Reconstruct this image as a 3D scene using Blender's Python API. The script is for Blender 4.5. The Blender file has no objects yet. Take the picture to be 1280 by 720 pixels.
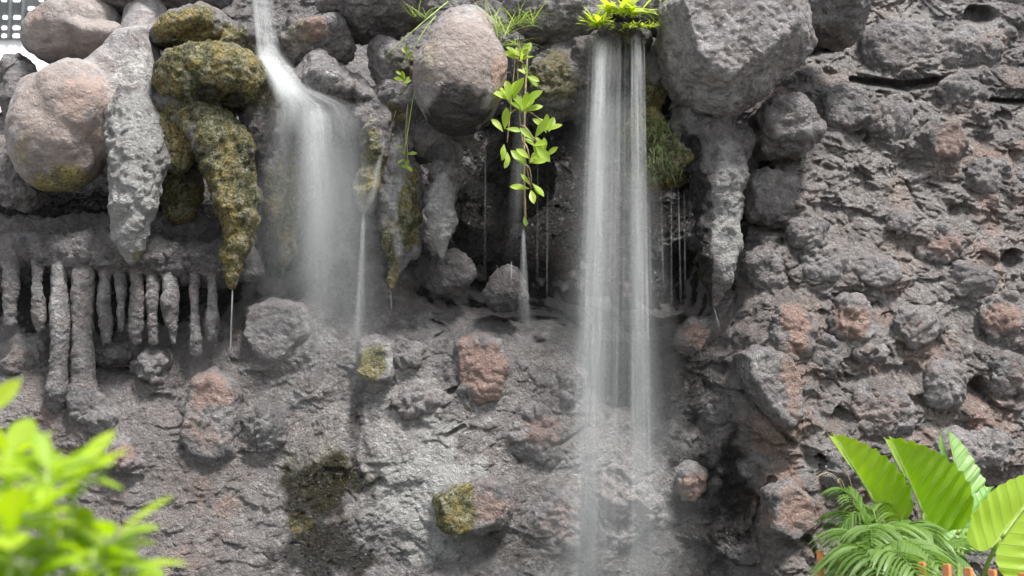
import bpy, math, random
import numpy as np
from mathutils import Vector, Matrix
random.seed(7)
rng = np.random.default_rng(7)
D2R = math.radians
SC = bpy.context.scene
COL = SC.collection

# ------------------------------------------------------------------ camera
F = 1400.0
CAM = np.array([0.0, -7.0, 1.5])
PITCH = D2R(8.0)
cd = bpy.data.cameras.new('camera')
cam = bpy.data.objects.new('camera', cd)
COL.objects.link(cam)
cam.location = CAM
cam.rotation_euler = (D2R(90) + PITCH, 0, 0)
cd.sensor_width = 36.0
cd.lens = 36.0 * F / 1280.0
cd.clip_start = 0.05
cd.clip_end = 2000
cd.dof.use_dof = True
cd.dof.focus_distance = 6.7
cd.dof.aperture_fstop = 2.3
SC.camera = cam

# ------------------------------------------------------------------ sky, sun, exposure
SUN_EL, SUN_AZ = 62.0, 38.0          # azimuth measured from straight in front of the wall towards its right end
w = bpy.data.worlds.new('World')
SC.world = w
w.use_nodes = True
nt = w.node_tree
nt.nodes.clear()
sky = nt.nodes.new('ShaderNodeTexSky')
sky.sky_type = 'NISHITA'
sky.sun_disc = False
sky.sun_elevation = D2R(SUN_EL)
sky.sun_rotation = D2R(180 - SUN_AZ)
sky.dust_density = 1.0
sky.air_density = 1.0
sky.ozone_density = 1.0
hs = nt.nodes.new('ShaderNodeHueSaturation')
hs.inputs['Saturation'].default_value = 0.22
bg = nt.nodes.new('ShaderNodeBackground')
bg.inputs['Strength'].default_value = 0.05
wo = nt.nodes.new('ShaderNodeOutputWorld')
nt.links.new(sky.outputs[0], hs.inputs['Color'])
nt.links.new(hs.outputs[0], bg.inputs['Color'])
nt.links.new(bg.outputs[0], wo.inputs['Surface'])
sd = bpy.data.lights.new('sun', 'SUN')
sd.energy = 1.5
sd.angle = D2R(12)
sd.color = (1.0, 0.97, 0.93)
sun = bpy.data.objects.new('sun', sd)
COL.objects.link(sun)
el, az = D2R(SUN_EL), D2R(SUN_AZ)
sv = Vector((math.sin(az) * math.cos(el), -math.cos(az) * math.cos(el), math.sin(el)))
sun.rotation_euler = sv.to_track_quat('Z', 'Y').to_euler()
sun.location = sv * 20
SC.view_settings.view_transform = 'Standard'
SC.view_settings.look = 'None'
SC.view_settings.exposure = 2.45
SC.view_settings.gamma = 1.0
SC.view_settings.use_curve_mapping = False
SC.cycles.transparent_max_bounces = 48
SC.cycles.max_bounces = 5
SC.cycles.diffuse_bounces = 2
SC.cycles.use_adaptive_sampling = True
SC.cycles.adaptive_threshold = 0.018
SC.cycles.use_denoising = True

# ------------------------------------------------------------------ photo pixel -> point on the vertical plane at depth y
FW = np.array([0, math.cos(PITCH), math.sin(PITCH)])
UP = np.array([0, -math.sin(PITCH), math.cos(PITCH)])
RT = np.array([1.0, 0, 0])
def P(px, py, y=0.0):
    d = FW + (px - 640) / F * RT + (360 - py) / F * UP
    return CAM + d * ((y - CAM[1]) / d[1])
def S(y):                                   # metres per photo pixel at depth y
    return (y - CAM[1]) / F

# ------------------------------------------------------------------ noise
_perm = rng.permutation(256).astype(np.int64)
_perm = np.concatenate([_perm, _perm, _perm])
_g = rng.normal(size=(256, 3)); _g /= np.linalg.norm(_g, axis=1)[:, None]
_g = _g.astype(np.float32)
_jit = rng.random((256, 3)).astype(np.float32)
def _h(ix, iy, iz):
    return _perm[_perm[_perm[ix & 255] + (iy & 255)] + (iz & 255)]
def perlin(p):
    p = p.astype(np.float32)
    i = np.floor(p).astype(np.int64); f = p - i
    u = f * f * f * (f * (f * 6 - 15) + 10)
    r = np.zeros(len(p), np.float32)
    for dx in (0, 1):
        wx = u[:, 0] if dx else 1 - u[:, 0]
        for dy in (0, 1):
            wy = u[:, 1] if dy else 1 - u[:, 1]
            for dz in (0, 1):
                wz = u[:, 2] if dz else 1 - u[:, 2]
                g = _g[_h(i[:, 0] + dx, i[:, 1] + dy, i[:, 2] + dz)]
                dot = g[:, 0] * (f[:, 0] - dx) + g[:, 1] * (f[:, 1] - dy) + g[:, 2] * (f[:, 2] - dz)
                r += wx * wy * wz * dot
    return r * 1.5
def fbm(p, size, octaves=3, seed=0.0, gain=0.5):
    r = 0; a = 1.0; q = p / size + seed * 17.3
    for _ in range(octaves):
        r = r + a * perlin(q); q = q * 2.03 + 5.1; a *= gain
    return r
def ridged(p, size, octaves=2, seed=0.0):
    r = 0; a = 1.0; q = p / size + seed * 11.7
    for _ in range(octaves):
        r = r + a * (1 - np.abs(perlin(q)) * 2.2); q = q * 2.1 + 3.3; a *= 0.5
    return r
def billow(p, size, octaves=2, seed=0.0):
    r = 0; a = 1.0; q = p / size + seed * 9.1
    for _ in range(octaves):
        r = r + a * np.sqrt(np.abs(perlin(q)) + 0.004); q = q * 2.2 + 4.7; a *= 0.5
    return r
def worley(p, size, seed=0.0):
    q = (p / size + seed * 7.7).astype(np.float32)
    i = np.floor(q).astype(np.int64); f = q - i
    f1 = np.full(len(q), 9.0, np.float32); f2 = f1.copy()
    for dx in (-1, 0, 1):
        for dy in (-1, 0, 1):
            for dz in (-1, 0, 1):
                j = _jit[_h(i[:, 0] + dx, i[:, 1] + dy, i[:, 2] + dz)]
                d = (dx + j[:, 0] - f[:, 0]) ** 2 + (dy + j[:, 1] - f[:, 1]) ** 2 + (dz + j[:, 2] - f[:, 2]) ** 2
                f2 = np.minimum(f2, np.maximum(d, f1)); f1 = np.minimum(f1, d)
    return np.sqrt(f1), np.sqrt(f2)
def sstep(a, b, x):
    t = np.clip((x - a) / (b - a), 0, 1)
    return t * t * (3 - 2 * t)

# ------------------------------------------------------------------ mesh helpers
def mk_mesh(name, V, Fc, smooth=True):
    V = np.asarray(V, np.float32)
    me = bpy.data.meshes.new(name)
    me.vertices.add(len(V)); me.vertices.foreach_set('co', V.ravel())
    if isinstance(Fc, np.ndarray):
        k = Fc.shape[1]; n = len(Fc)
        me.loops.add(n * k); me.loops.foreach_set('vertex_index', Fc.astype(np.int32).ravel())
        me.polygons.add(n)
        me.polygons.foreach_set('loop_start', np.arange(0, n * k, k, dtype=np.int32))
        me.polygons.foreach_set('loop_total', np.full(n, k, np.int32))
    else:
        lens = np.array([len(f) for f in Fc], np.int32)
        idx = np.array([i for f in Fc for i in f], np.int32)
        me.loops.add(len(idx)); me.loops.foreach_set('vertex_index', idx)
        me.polygons.add(len(lens))
        me.polygons.foreach_set('loop_start', np.concatenate([[0], np.cumsum(lens)[:-1]]).astype(np.int32))
        me.polygons.foreach_set('loop_total', lens)
    me.update(calc_edges=True)
    if smooth:
        me.polygons.foreach_set('use_smooth', np.ones(len(me.polygons), bool))
    me.validate()
    return me
def set_uv(me, uv):
    l = me.uv_layers.new(name='UVMap')
    vi = np.empty(len(me.loops), np.int32); me.loops.foreach_get('vertex_index', vi)
    l.data.foreach_set('uv', np.asarray(uv, np.float32)[vi].ravel())
def attr(me, name, vals, typ='FLOAT'):
    a = me.attributes.new(name, typ, 'POINT')
    a.data.foreach_set('value' if typ == 'FLOAT' else 'color', np.asarray(vals, np.float32).ravel())
def link(name, me, mat, parent=None, loc=None):
    o = bpy.data.objects.new(name, me)
    COL.objects.link(o)
    if me is not None and mat is not None and len(me.materials) == 0:
        me.materials.append(mat)
    if loc is not None: o.location = loc
    if parent is not None: o.parent = parent
    return o
def tag(o, label, cat=None, group=None, kind=None):
    if label: o['label'] = label
    if cat: o['category'] = cat
    if group: o['group'] = group
    if kind: o['kind'] = kind
    return o
def empty(name, loc):
    o = bpy.data.objects.new(name, None); COL.objects.link(o)
    o.location = Vector(loc); o.empty_display_size = 0.1
    return o
def origin_to(V):
    c = (V.min(0) + V.max(0)) / 2
    c[2] = V[:, 2].min()
    return c
def tube(path, radii, n=7, cap=True):
    path = np.asarray(path, float); m = len(path)
    radii = np.broadcast_to(np.asarray(radii, float), (m,))
    V = []; Fc = []
    tg = np.gradient(path, axis=0); tg /= np.linalg.norm(tg, axis=1)[:, None] + 1e-9
    ref = np.array([0.31, 0.9, 0.17])
    for k in range(m):
        a = np.cross(tg[k], ref); a /= np.linalg.norm(a) + 1e-9; b = np.cross(tg[k], a)
        for j in range(n):
            t = 2 * math.pi * j / n
            V.append(path[k] + radii[k] * (math.cos(t) * a + math.sin(t) * b))
    for k in range(m - 1):
        for j in range(n):
            Fc.append((k * n + j, k * n + (j + 1) % n, (k + 1) * n + (j + 1) % n, (k + 1) * n + j))
    if cap:
        Fc.append(tuple(range(n))[::-1]); Fc.append(tuple(range((m - 1) * n, m * n)))
    return np.array(V), Fc
def merge(parts):
    V = []; Fc = []; o = 0
    for v, f in parts:
        V.append(np.asarray(v)); Fc += [tuple(i + o for i in q) for q in f]; o += len(v)
    return np.concatenate(V), Fc
def bez(a, b, c, n=10):
    t = np.linspace(0, 1, n)[:, None]
    return (1 - t) ** 2 * np.asarray(a) + 2 * t * (1 - t) * np.asarray(b) + t * t * np.asarray(c)
def boxmesh(x0, x1, y0, y1, z0, z1):
    V = np.array([(x, y, z) for x in (x0, x1) for y in (y0, y1) for z in (z0, z1)], float)
    Fc = [(0, 1, 3, 2), (4, 6, 7, 5), (0, 4, 5, 1), (2, 3, 7, 6), (0, 2, 6, 4), (1, 5, 7, 3)]
    return V, Fc

# ------------------------------------------------------------------ materials
def newmat(name):
    m = bpy.data.materials.new(name); m.use_nodes = True
    m.node_tree.nodes.clear()
    return m, m.node_tree.nodes, m.node_tree.links
class G:                                     # tiny node-graph helper
    def __init__(s, m): s.n = m.node_tree.nodes; s.l = m.node_tree.links
    def node(s, t, **kw):
        x = s.n.new(t)
        for k, v in kw.items(): setattr(x, k, v)
        return x
    def put(s, sock, v):
        if hasattr(v, 'links'): s.l.new(v, sock)
        else: sock.default_value = v
    def math(s, op, a, b=0.0, c=None, clamp=False):
        x = s.node('ShaderNodeMath', operation=op, use_clamp=clamp)
        s.put(x.inputs[0], a); s.put(x.inputs[1], b)
        if c is not None: s.put(x.inputs[2], c)
        return x.outputs[0]
    def mix(s, f, a, b, mode='MIX'):
        x = s.node('ShaderNodeMix', data_type='RGBA', blend_type=mode)
        s.put(x.inputs['Factor'], f); s.put(x.inputs[6], a); s.put(x.inputs[7], b)
        return x.outputs[2]
    def noise(s, vec, scale, detail=4, rough=0.55, dist=0.0):
        x = s.node('ShaderNodeTexNoise')
        if vec is not None: s.l.new(vec, x.inputs['Vector'])
        x.inputs['Scale'].default_value = scale; x.inputs['Detail'].default_value = detail
        x.inputs['Roughness'].default_value = rough; x.inputs['Distortion'].default_value = dist
        return x.outputs['Fac']
    def ramp(s, f, lo, hi, a=0.0, b=1.0):
        x = s.node('ShaderNodeMapRange', interpolation_type='SMOOTHSTEP')
        s.put(x.inputs[0], f); x.inputs[1].default_value = lo; x.inputs[2].default_value = hi
        x.inputs[3].default_value = a; x.inputs[4].default_value = b
        return x.outputs[0]
def c4(r, g, b): return (r, g, b, 1.0)

def rock_material():
    m, n, l = newmat('carved_rock'); g = G(m)
    geo = g.node('ShaderNodeNewGeometry'); pos = geo.outputs['Position']
    st = g.node('ShaderNodeAttribute', attribute_name='stain')
    sep = g.node('ShaderNodeSeparateColor'); l.new(st.outputs['Color'], sep.inputs[0])
    wet = g.node('ShaderNodeAttribute', attribute_name='wet').outputs['Fac']  # real wetness plus shade painted into the recesses
    rust, moss, pale = sep.outputs[0], sep.outputs[1], sep.outputs[2]
    n1 = g.noise(pos, 2.2, 5, 0.6); n2 = g.noise(pos, 14, 5, 0.65); n3 = g.noise(pos, 60, 4, 0.7)
    n4 = g.noise(pos, 5.5, 4, 0.6, 0.6)
    col = g.mix(g.ramp(n1, 0.3, 0.7), c4(0.183, 0.171, 0.172), c4(0.338, 0.320, 0.320))
    col = g.mix(g.math('MULTIPLY', g.ramp(n4, 0.46, 0.66), 0.42), col, c4(0.285, 0.232, 0.208))
    col = g.mix(g.math('MULTIPLY', g.ramp(n2, 0.52, 0.70), 0.50), col, c4(0.46, 0.455, 0.45))
    col = g.mix(g.math('MULTIPLY', g.ramp(n2, 0.50, 0.34), 0.55), col, c4(0.095, 0.092, 0.094))
    col = g.mix(g.math('MULTIPLY', g.ramp(n3, 0.55, 0.68), 0.36), col, c4(0.54, 0.535, 0.53))
    col = g.mix(g.math('MULTIPLY', g.ramp(n3, 0.44, 0.30), 0.25), col, c4(0.09, 0.087, 0.088))
    col = g.mix(g.math('MULTIPLY', st.outputs['Alpha'], 0.75), col, g.mix(n2, c4(0.20, 0.162, 0.143), c4(0.37, 0.305, 0.272)))
    def broken(ch, lo=0.25, hi=0.6, k=0.55):
        e = g.math('ADD', ch, g.math('MULTIPLY', g.math('SUBTRACT', n2, 0.5), k))
        e = g.math('ADD', e, g.math('MULTIPLY', g.math('SUBTRACT', n3, 0.5), k))
        return g.ramp(e, lo, hi)
    rc = g.mix(n3, c4(0.24, 0.145, 0.115), c4(0.52, 0.36, 0.30))
    col = g.mix(g.math('MULTIPLY', broken(rust, 0.15, 0.9, 1.0), 0.8), col, rc)
    pc = g.mix(n3, c4(0.36, 0.36, 0.345), c4(0.70, 0.70, 0.68))
    col = g.mix(g.math('MULTIPLY', broken(pale, 0.15, 1.0, 1.0), 0.8), col, pc)
    mc = g.mix(g.ramp(n4, 0.38, 0.62), c4(0.085, 0.09, 0.028), c4(0.32, 0.25, 0.07))
    mc = g.mix(g.ramp(n2, 0.48, 0.62), mc, c4(0.34, 0.32, 0.20))
    mc = g.mix(g.math('MULTIPLY', g.ramp(n3, 0.54, 0.66), .6), mc, c4(0.46, 0.43, 0.27))
    mc = g.mix(g.ramp(n3, 0.5, 0.36), mc, c4(0.035, 0.04, 0.018))
    col = g.mix(g.math('MULTIPLY', broken(moss, 0.2, 0.75, 0.8), 0.9), col, mc)
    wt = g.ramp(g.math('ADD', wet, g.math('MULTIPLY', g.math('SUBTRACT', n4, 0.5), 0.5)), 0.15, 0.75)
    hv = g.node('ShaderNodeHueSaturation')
    hv.inputs['Saturation'].default_value = 1.1; hv.inputs['Value'].default_value = 0.15  # near-black value also serves the painted recess shade
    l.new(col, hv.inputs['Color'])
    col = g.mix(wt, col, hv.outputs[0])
    b1 = g.noise(pos, 26, 6, 0.62, 1.2); b2 = g.noise(pos, 75, 5, 0.65, 0.6)
    vor = g.node('ShaderNodeTexVoronoi', feature='F1'); l.new(pos, vor.inputs['Vector']); vor.inputs['Scale'].default_value = 38
    ridge = g.math('ABSOLUTE', g.math('SUBTRACT', b1, 0.5))
    hgt = g.math('ADD', g.math('MULTIPLY', g.math('SQRT', ridge), 0.75), g.math('MULTIPLY', b2, 0.45))
    hgt = g.math('ADD', hgt, g.math('MULTIPLY', vor.outputs['Distance'], -0.35))
    bp = g.node('ShaderNodeBump'); l.new(g.node('ShaderNodeAttribute', attribute_name='relief').outputs['Fac'], bp.inputs['Strength']); bp.inputs['Distance'].default_value = 0.085
    l.new(hgt, bp.inputs['Height'])
    bs = g.node('ShaderNodeBsdfPrincipled')
    l.new(col, bs.inputs['Base Color']); l.new(bp.outputs[0], bs.inputs['Normal'])
    l.new(g.ramp(wt, 0, 1, 0.85, 0.22), bs.inputs['Roughness']); l.new(g.ramp(wt, 0, 1, 0.28, 0.5), bs.inputs['Specular IOR Level'])
    out = g.node('ShaderNodeOutputMaterial'); l.new(bs.outputs[0], out.inputs['Surface'])
    return m
ROCK = rock_material()

def plain(name, col, rough=0.7, noise_amt=0.25, scale=20.0, spec=0.4):
    m, n, l = newmat(name); g = G(m)
    geo = g.node('ShaderNodeNewGeometry')
    f = g.noise(geo.outputs['Position'], scale, 4)
    a = c4(*[c * (1 - noise_amt) for c in col]); b = c4(*[min(1, c * (1 + noise_amt)) for c in col])
    bs = g.node('ShaderNodeBsdfPrincipled')
    l.new(g.mix(g.ramp(f, 0.3, 0.7), a, b), bs.inputs['Base Color'])
    bs.inputs['Roughness'].default_value = rough; bs.inputs['Specular IOR Level'].default_value = spec
    out = g.node('ShaderNodeOutputMaterial'); l.new(bs.outputs[0], out.inputs['Surface'])
    return m

def leaf_material(name, dark, light, trans=0.45, rough=0.4, veins=0, vein_col=(0.5, 0.6, 0.2), back=None):
    m, n, l = newmat(name); g = G(m)
    oi = g.node('ShaderNodeObjectInfo'); geo = g.node('ShaderNodeNewGeometry')
    f = g.noise(geo.outputs['Position'], 24, 3)
    k = g.math('ADD', g.math('MULTIPLY', oi.outputs['Random'], 0.7), g.math('MULTIPLY', f, 0.4), clamp=True)
    col = g.mix(k, c4(*dark), c4(*light))
    uvn = g.node('ShaderNodeUVMap'); sep = g.node('ShaderNodeSeparateXYZ'); l.new(uvn.outputs[0], sep.inputs[0])
    u, v = sep.outputs[0], sep.outputs[1]
    av = g.math('ABSOLUTE', v)
    mid = g.ramp(av, 0.035, 0.012)
    vf = mid
    hgt = mid
    if veins:
        ph = g.math('FRACT', g.math('MULTIPLY', g.math('SUBTRACT', u, g.math('MULTIPLY', av, 0.75)), float(veins)))
        tri = g.math('ABSOLUTE', g.math('SUBTRACT', ph, 0.5))
        lat = g.ramp(tri, 0.06, 0.02)
        vf = g.math('MAXIMUM', mid, g.math('MULTIPLY', lat, 0.7))
        hgt = vf
    col = g.mix(vf, col, c4(*vein_col))
    bp = g.node('ShaderNodeBump'); bp.inputs['Strength'].default_value = 0.9; bp.inputs['Distance'].default_value = 0.006
    l.new(hgt, bp.inputs['Height'])
    bs = g.node('ShaderNodeBsdfPrincipled')
    l.new(col, bs.inputs['Base Color']); bs.inputs['Roughness'].default_value = rough
    l.new(bp.outputs[0], bs.inputs['Normal'])
    tr = g.node('ShaderNodeBsdfTranslucent')
    hv = g.node('ShaderNodeHueSaturation'); hv.inputs['Value'].default_value = 1.5; hv.inputs['Saturation'].default_value = 1.1
    l.new(col, hv.inputs['Color']); l.new(hv.outputs[0], tr.inputs['Color'])
    mx = g.node('ShaderNodeMixShader'); mx.inputs[0].default_value = trans
    l.new(bs.outputs[0], mx.inputs[1]); l.new(tr.outputs[0], mx.inputs[2])
    out = g.node('ShaderNodeOutputMaterial'); l.new(mx.outputs[0], out.inputs['Surface'])
    return m

def water_material():
    m, n, l = newmat('falling_water'); g = G(m)
    uvn = g.node('ShaderNodeUVMap')
    mp = g.node('ShaderNodeMapping'); l.new(uvn.outputs[0], mp.inputs['Vector'])
    mp.inputs['Scale'].default_value = (1.0, 0.05, 1.0)
    mp2 = g.node('ShaderNodeMapping'); l.new(uvn.outputs[0], mp2.inputs['Vector'])
    mp2.inputs['Scale'].default_value = (1.0, 0.16, 1.0)
    s1 = g.noise(mp.outputs[0], 55, 3, 0.6); s2 = g.noise(mp2.outputs[0], 150, 3, 0.65)
    den = g.node('ShaderNodeAttribute', attribute_name='flow').outputs['Fac']
    soft = g.node('ShaderNodeAttribute', attribute_name='soft').outputs['Fac']
    a = g.math('ADD', g.ramp(s1, 0.34, 0.68, 0.25, 1.15), g.math('MULTIPLY', g.math('SUBTRACT', s2, 0.5), 1.1))
    s3 = g.ramp(g.noise(mp.outputs[0], 15, 2, 0.5), 0.40, 0.60, 0.30, 1.25)
    a = g.math('MULTIPLY', a, s3)
    a = g.math('ADD', g.math('MULTIPLY', a, g.math('SUBTRACT', 1.0, soft)), g.math('MULTIPLY', soft, 0.7))
    a = g.math('MULTIPLY', den, a, clamp=True)
    df = g.node('ShaderNodeBsdfDiffuse'); df.inputs['Color'].default_value = c4(0.83, 0.86, 0.86)
    tl = g.node('ShaderNodeBsdfTranslucent'); tl.inputs['Color'].default_value = c4(0.86, 0.88, 0.88)
    m1 = g.node('ShaderNodeMixShader'); m1.inputs[0].default_value = 0.42
    l.new(df.outputs[0], m1.inputs[1]); l.new(tl.outputs[0], m1.inputs[2])
    tp = g.node('ShaderNodeBsdfTransparent')
    mx = g.node('ShaderNodeMixShader'); l.new(a, mx.inputs[0])
    l.new(tp.outputs[0], mx.inputs[1]); l.new(m1.outputs[0], mx.inputs[2])
    out = g.node('ShaderNodeOutputMaterial'); l.new(mx.outputs[0], out.inputs['Surface'])
    return m
WATER = water_material()
M_SHRUB = leaf_material('shrub_leaf', (0.20, 0.33, 0.02), (0.42, 0.54, 0.05), 0.5, 0.4, 0, (0.5, 0.62, 0.12))
M_VINE = leaf_material('vine_leaf', (0.20, 0.34, 0.03), (0.44, 0.56, 0.08), 0.45, 0.4, 0, (0.4, 0.5, 0.12))
M_GRASS = leaf_material('grass_blade', (0.18, 0.30, 0.05), (0.42, 0.50, 0.12), 0.4, 0.5)
M_FERN = leaf_material('fern_leaf', (0.32, 0.43, 0.03), (0.50, 0.58, 0.09), 0.45, 0.45)
M_ALO = leaf_material('elephant_ear_leaf', (0.22, 0.39, 0.02), (0.37, 0.53, 0.05), 0.5, 0.33, 6, (0.42, 0.55, 0.12))
M_ALO2 = leaf_material('elephant_ear_pale', (0.22, 0.42, 0.10), (0.34, 0.52, 0.20), 0.35, 0.33, 9, (0.16, 0.32, 0.08))
M_PALM = leaf_material('palm_leaflet', (0.05, 0.115, 0.02), (0.155, 0.265, 0.055), 0.35, 0.4)
M_STEM = plain('plant_stem', (0.26, 0.36, 0.10), 0.55, 0.3, 40)
M_WOODY = plain('dry_stem', (0.24, 0.19, 0.11), 0.8, 0.35, 60)
M_DEAD = plain('dry_leaf', (0.42, 0.26, 0.15), 0.8, 0.3, 50)
M_FENCE = plain('orange_timber', (0.60, 0.23, 0.085), 0.6, 0.18, 30)

# ------------------------------------------------------------------ the ground and the pool
V, Fc = boxmesh(-400, 400, -400, 400, -0.3, 0)
tag(link('ground', mk_mesh('ground', V, Fc, False), plain('paving_ground', (0.11, 0.105, 0.10), 0.85, 0.2, 3)), None, kind='structure')
mw, n_, l_ = newmat('pool_water'); g_ = G(mw)
b_ = g_.node('ShaderNodeBsdfPrincipled'); b_.inputs['Base Color'].default_value = c4(0.05, 0.07, 0.06); b_.inputs['Roughness'].default_value = 0.08
bm_ = g_.node('ShaderNodeBump'); bm_.inputs['Distance'].default_value = 0.03
ge_ = g_.node('ShaderNodeNewGeometry'); l_.new(g_.noise(ge_.outputs['Position'], 9, 4), bm_.inputs['Height']); l_.new(bm_.outputs[0], b_.inputs['Normal'])
o_ = g_.node('ShaderNodeOutputMaterial'); l_.new(b_.outputs[0], o_.inputs['Surface'])
V, Fc = boxmesh(-3.6, 1.25, -2.2, 0.6, 0.004, 0.12)
tag(link('water', mk_mesh('water', V, Fc, False), mw), None, kind='structure')
V, Fc = boxmesh(1.3, 4.4, -2.0, 0.6, 0.004, 0.22)
tag(link('soil', mk_mesh('soil', V, Fc, False), plain('soil', (0.07, 0.05, 0.035), 0.95, 0.4, 25)), None, kind='structure')

# ------------------------------------------------------------------ the carved rock wall
CX = [-120, 0, 60, 180, 300, 400, 500, 600, 700, 800, 865, 915, 965, 1050, 1160, 1280, 1420]
ROWS = {
 -100: [1.0] * 10 + [.95, .95, .9, .85, .85, .85, .85],
   60: [1.0, .9, .9, .9, .9, .9, .9, .95, 1.0, 1.0, .95, .85, .62, .55, .55, .58, .6],
  160: [.8, .8, .8, .8, .7, .5, .5, 1.15, 1.25, 1.25, 1.1, .75, .34, .38, .42, .46, .5],
  250: [.5, .5, .5, .5, .6, .6, .5, 1.15, 1.25, 1.2, 1.1, .4, .15, .22, .28, .32, .36],
  330: [.55, .55, .55, .55, .5, .40, .3, .75, 1.1, 1.1, 1.0, .22, .08, .1, .16, .2, .24],
  378: [.5, .5, .5, .5, .30, .3, .2, .55, .95, 1.0, .92, .15, .0, .03, .1, .13, .17],
  408: [.4, .4, .4, .4, .12, .1, .1, .1, .25, .68, .6, .08, -.07, -.05, 0, .05, .1],
  480: [0, -.02, -.02, -.02, 0, 0, 0, 0, .08, .25, .25, .02, -.17, -.12, -.05, 0, .05],
  600: [-.15, -.15, -.15, -.15, -.1, -.1, -.1, -.1, -.05, .05, .14, .06, -.2, -.25, -.15, -.1, -.05],
  720: [-.3, -.3, -.3, -.28, -.2, -.15, -.15, -.2, -.1, .0, .08, .0, -.3, -.35, -.3, -.25, -.2],
  900: [-.5, -.5, -.5, -.5, -.4, -.35, -.35, -.4, -.3, -.1, .1, -.1, -.45, -.5, -.5, -.45, -.4],
 1080: [-.6, -.6, -.6, -.6, -.5, -.45, -.45, -.5, -.4, -.2, .0, -.2, -.55, -.6, -.6, -.55, -.5],
}
cp = []; cv = []
for py, row in ROWS.items():
    for px, y in zip(CX, row):
        q = P(px, py, y); cp.append((q[0], q[2])); cv.append(y)
cp = np.array(cp); cv = np.array(cv)
def _U(r2): return 0.5 * r2 * np.log(r2 + 1e-9)
n = len(cp)
A = np.zeros((n + 3, n + 3))
A[:n, :n] = _U(((cp[:, None] - cp[None]) ** 2).sum(-1)) + 0.004 * np.eye(n)
A[:n, n] = 1; A[:n, n + 1:] = cp; A[n, :n] = 1; A[n + 1:, :n] = cp.T
TW = np.linalg.solve(A, np.concatenate([cv, [0, 0, 0]]))
def base_depth(x, z):
    x = np.atleast_1d(x).astype(float); z = np.atleast_1d(z).astype(float)
    out = TW[n] + TW[n + 1] * x + TW[n + 2] * z
    for k in range(n):
        out += TW[k] * _U((x - cp[k, 0]) ** 2 + (z - cp[k, 1]) ** 2)
    return out
def W(px, py, lift=0.0):                     # point where the pixel's ray meets the wall's broad form
    y = 0.1
    for _ in range(8):
        q = P(px, py, y); y = 0.5 * y + 0.5 * (float(base_depth(q[0], q[2])[0]) - lift)
    return P(px, py, y)

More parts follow.
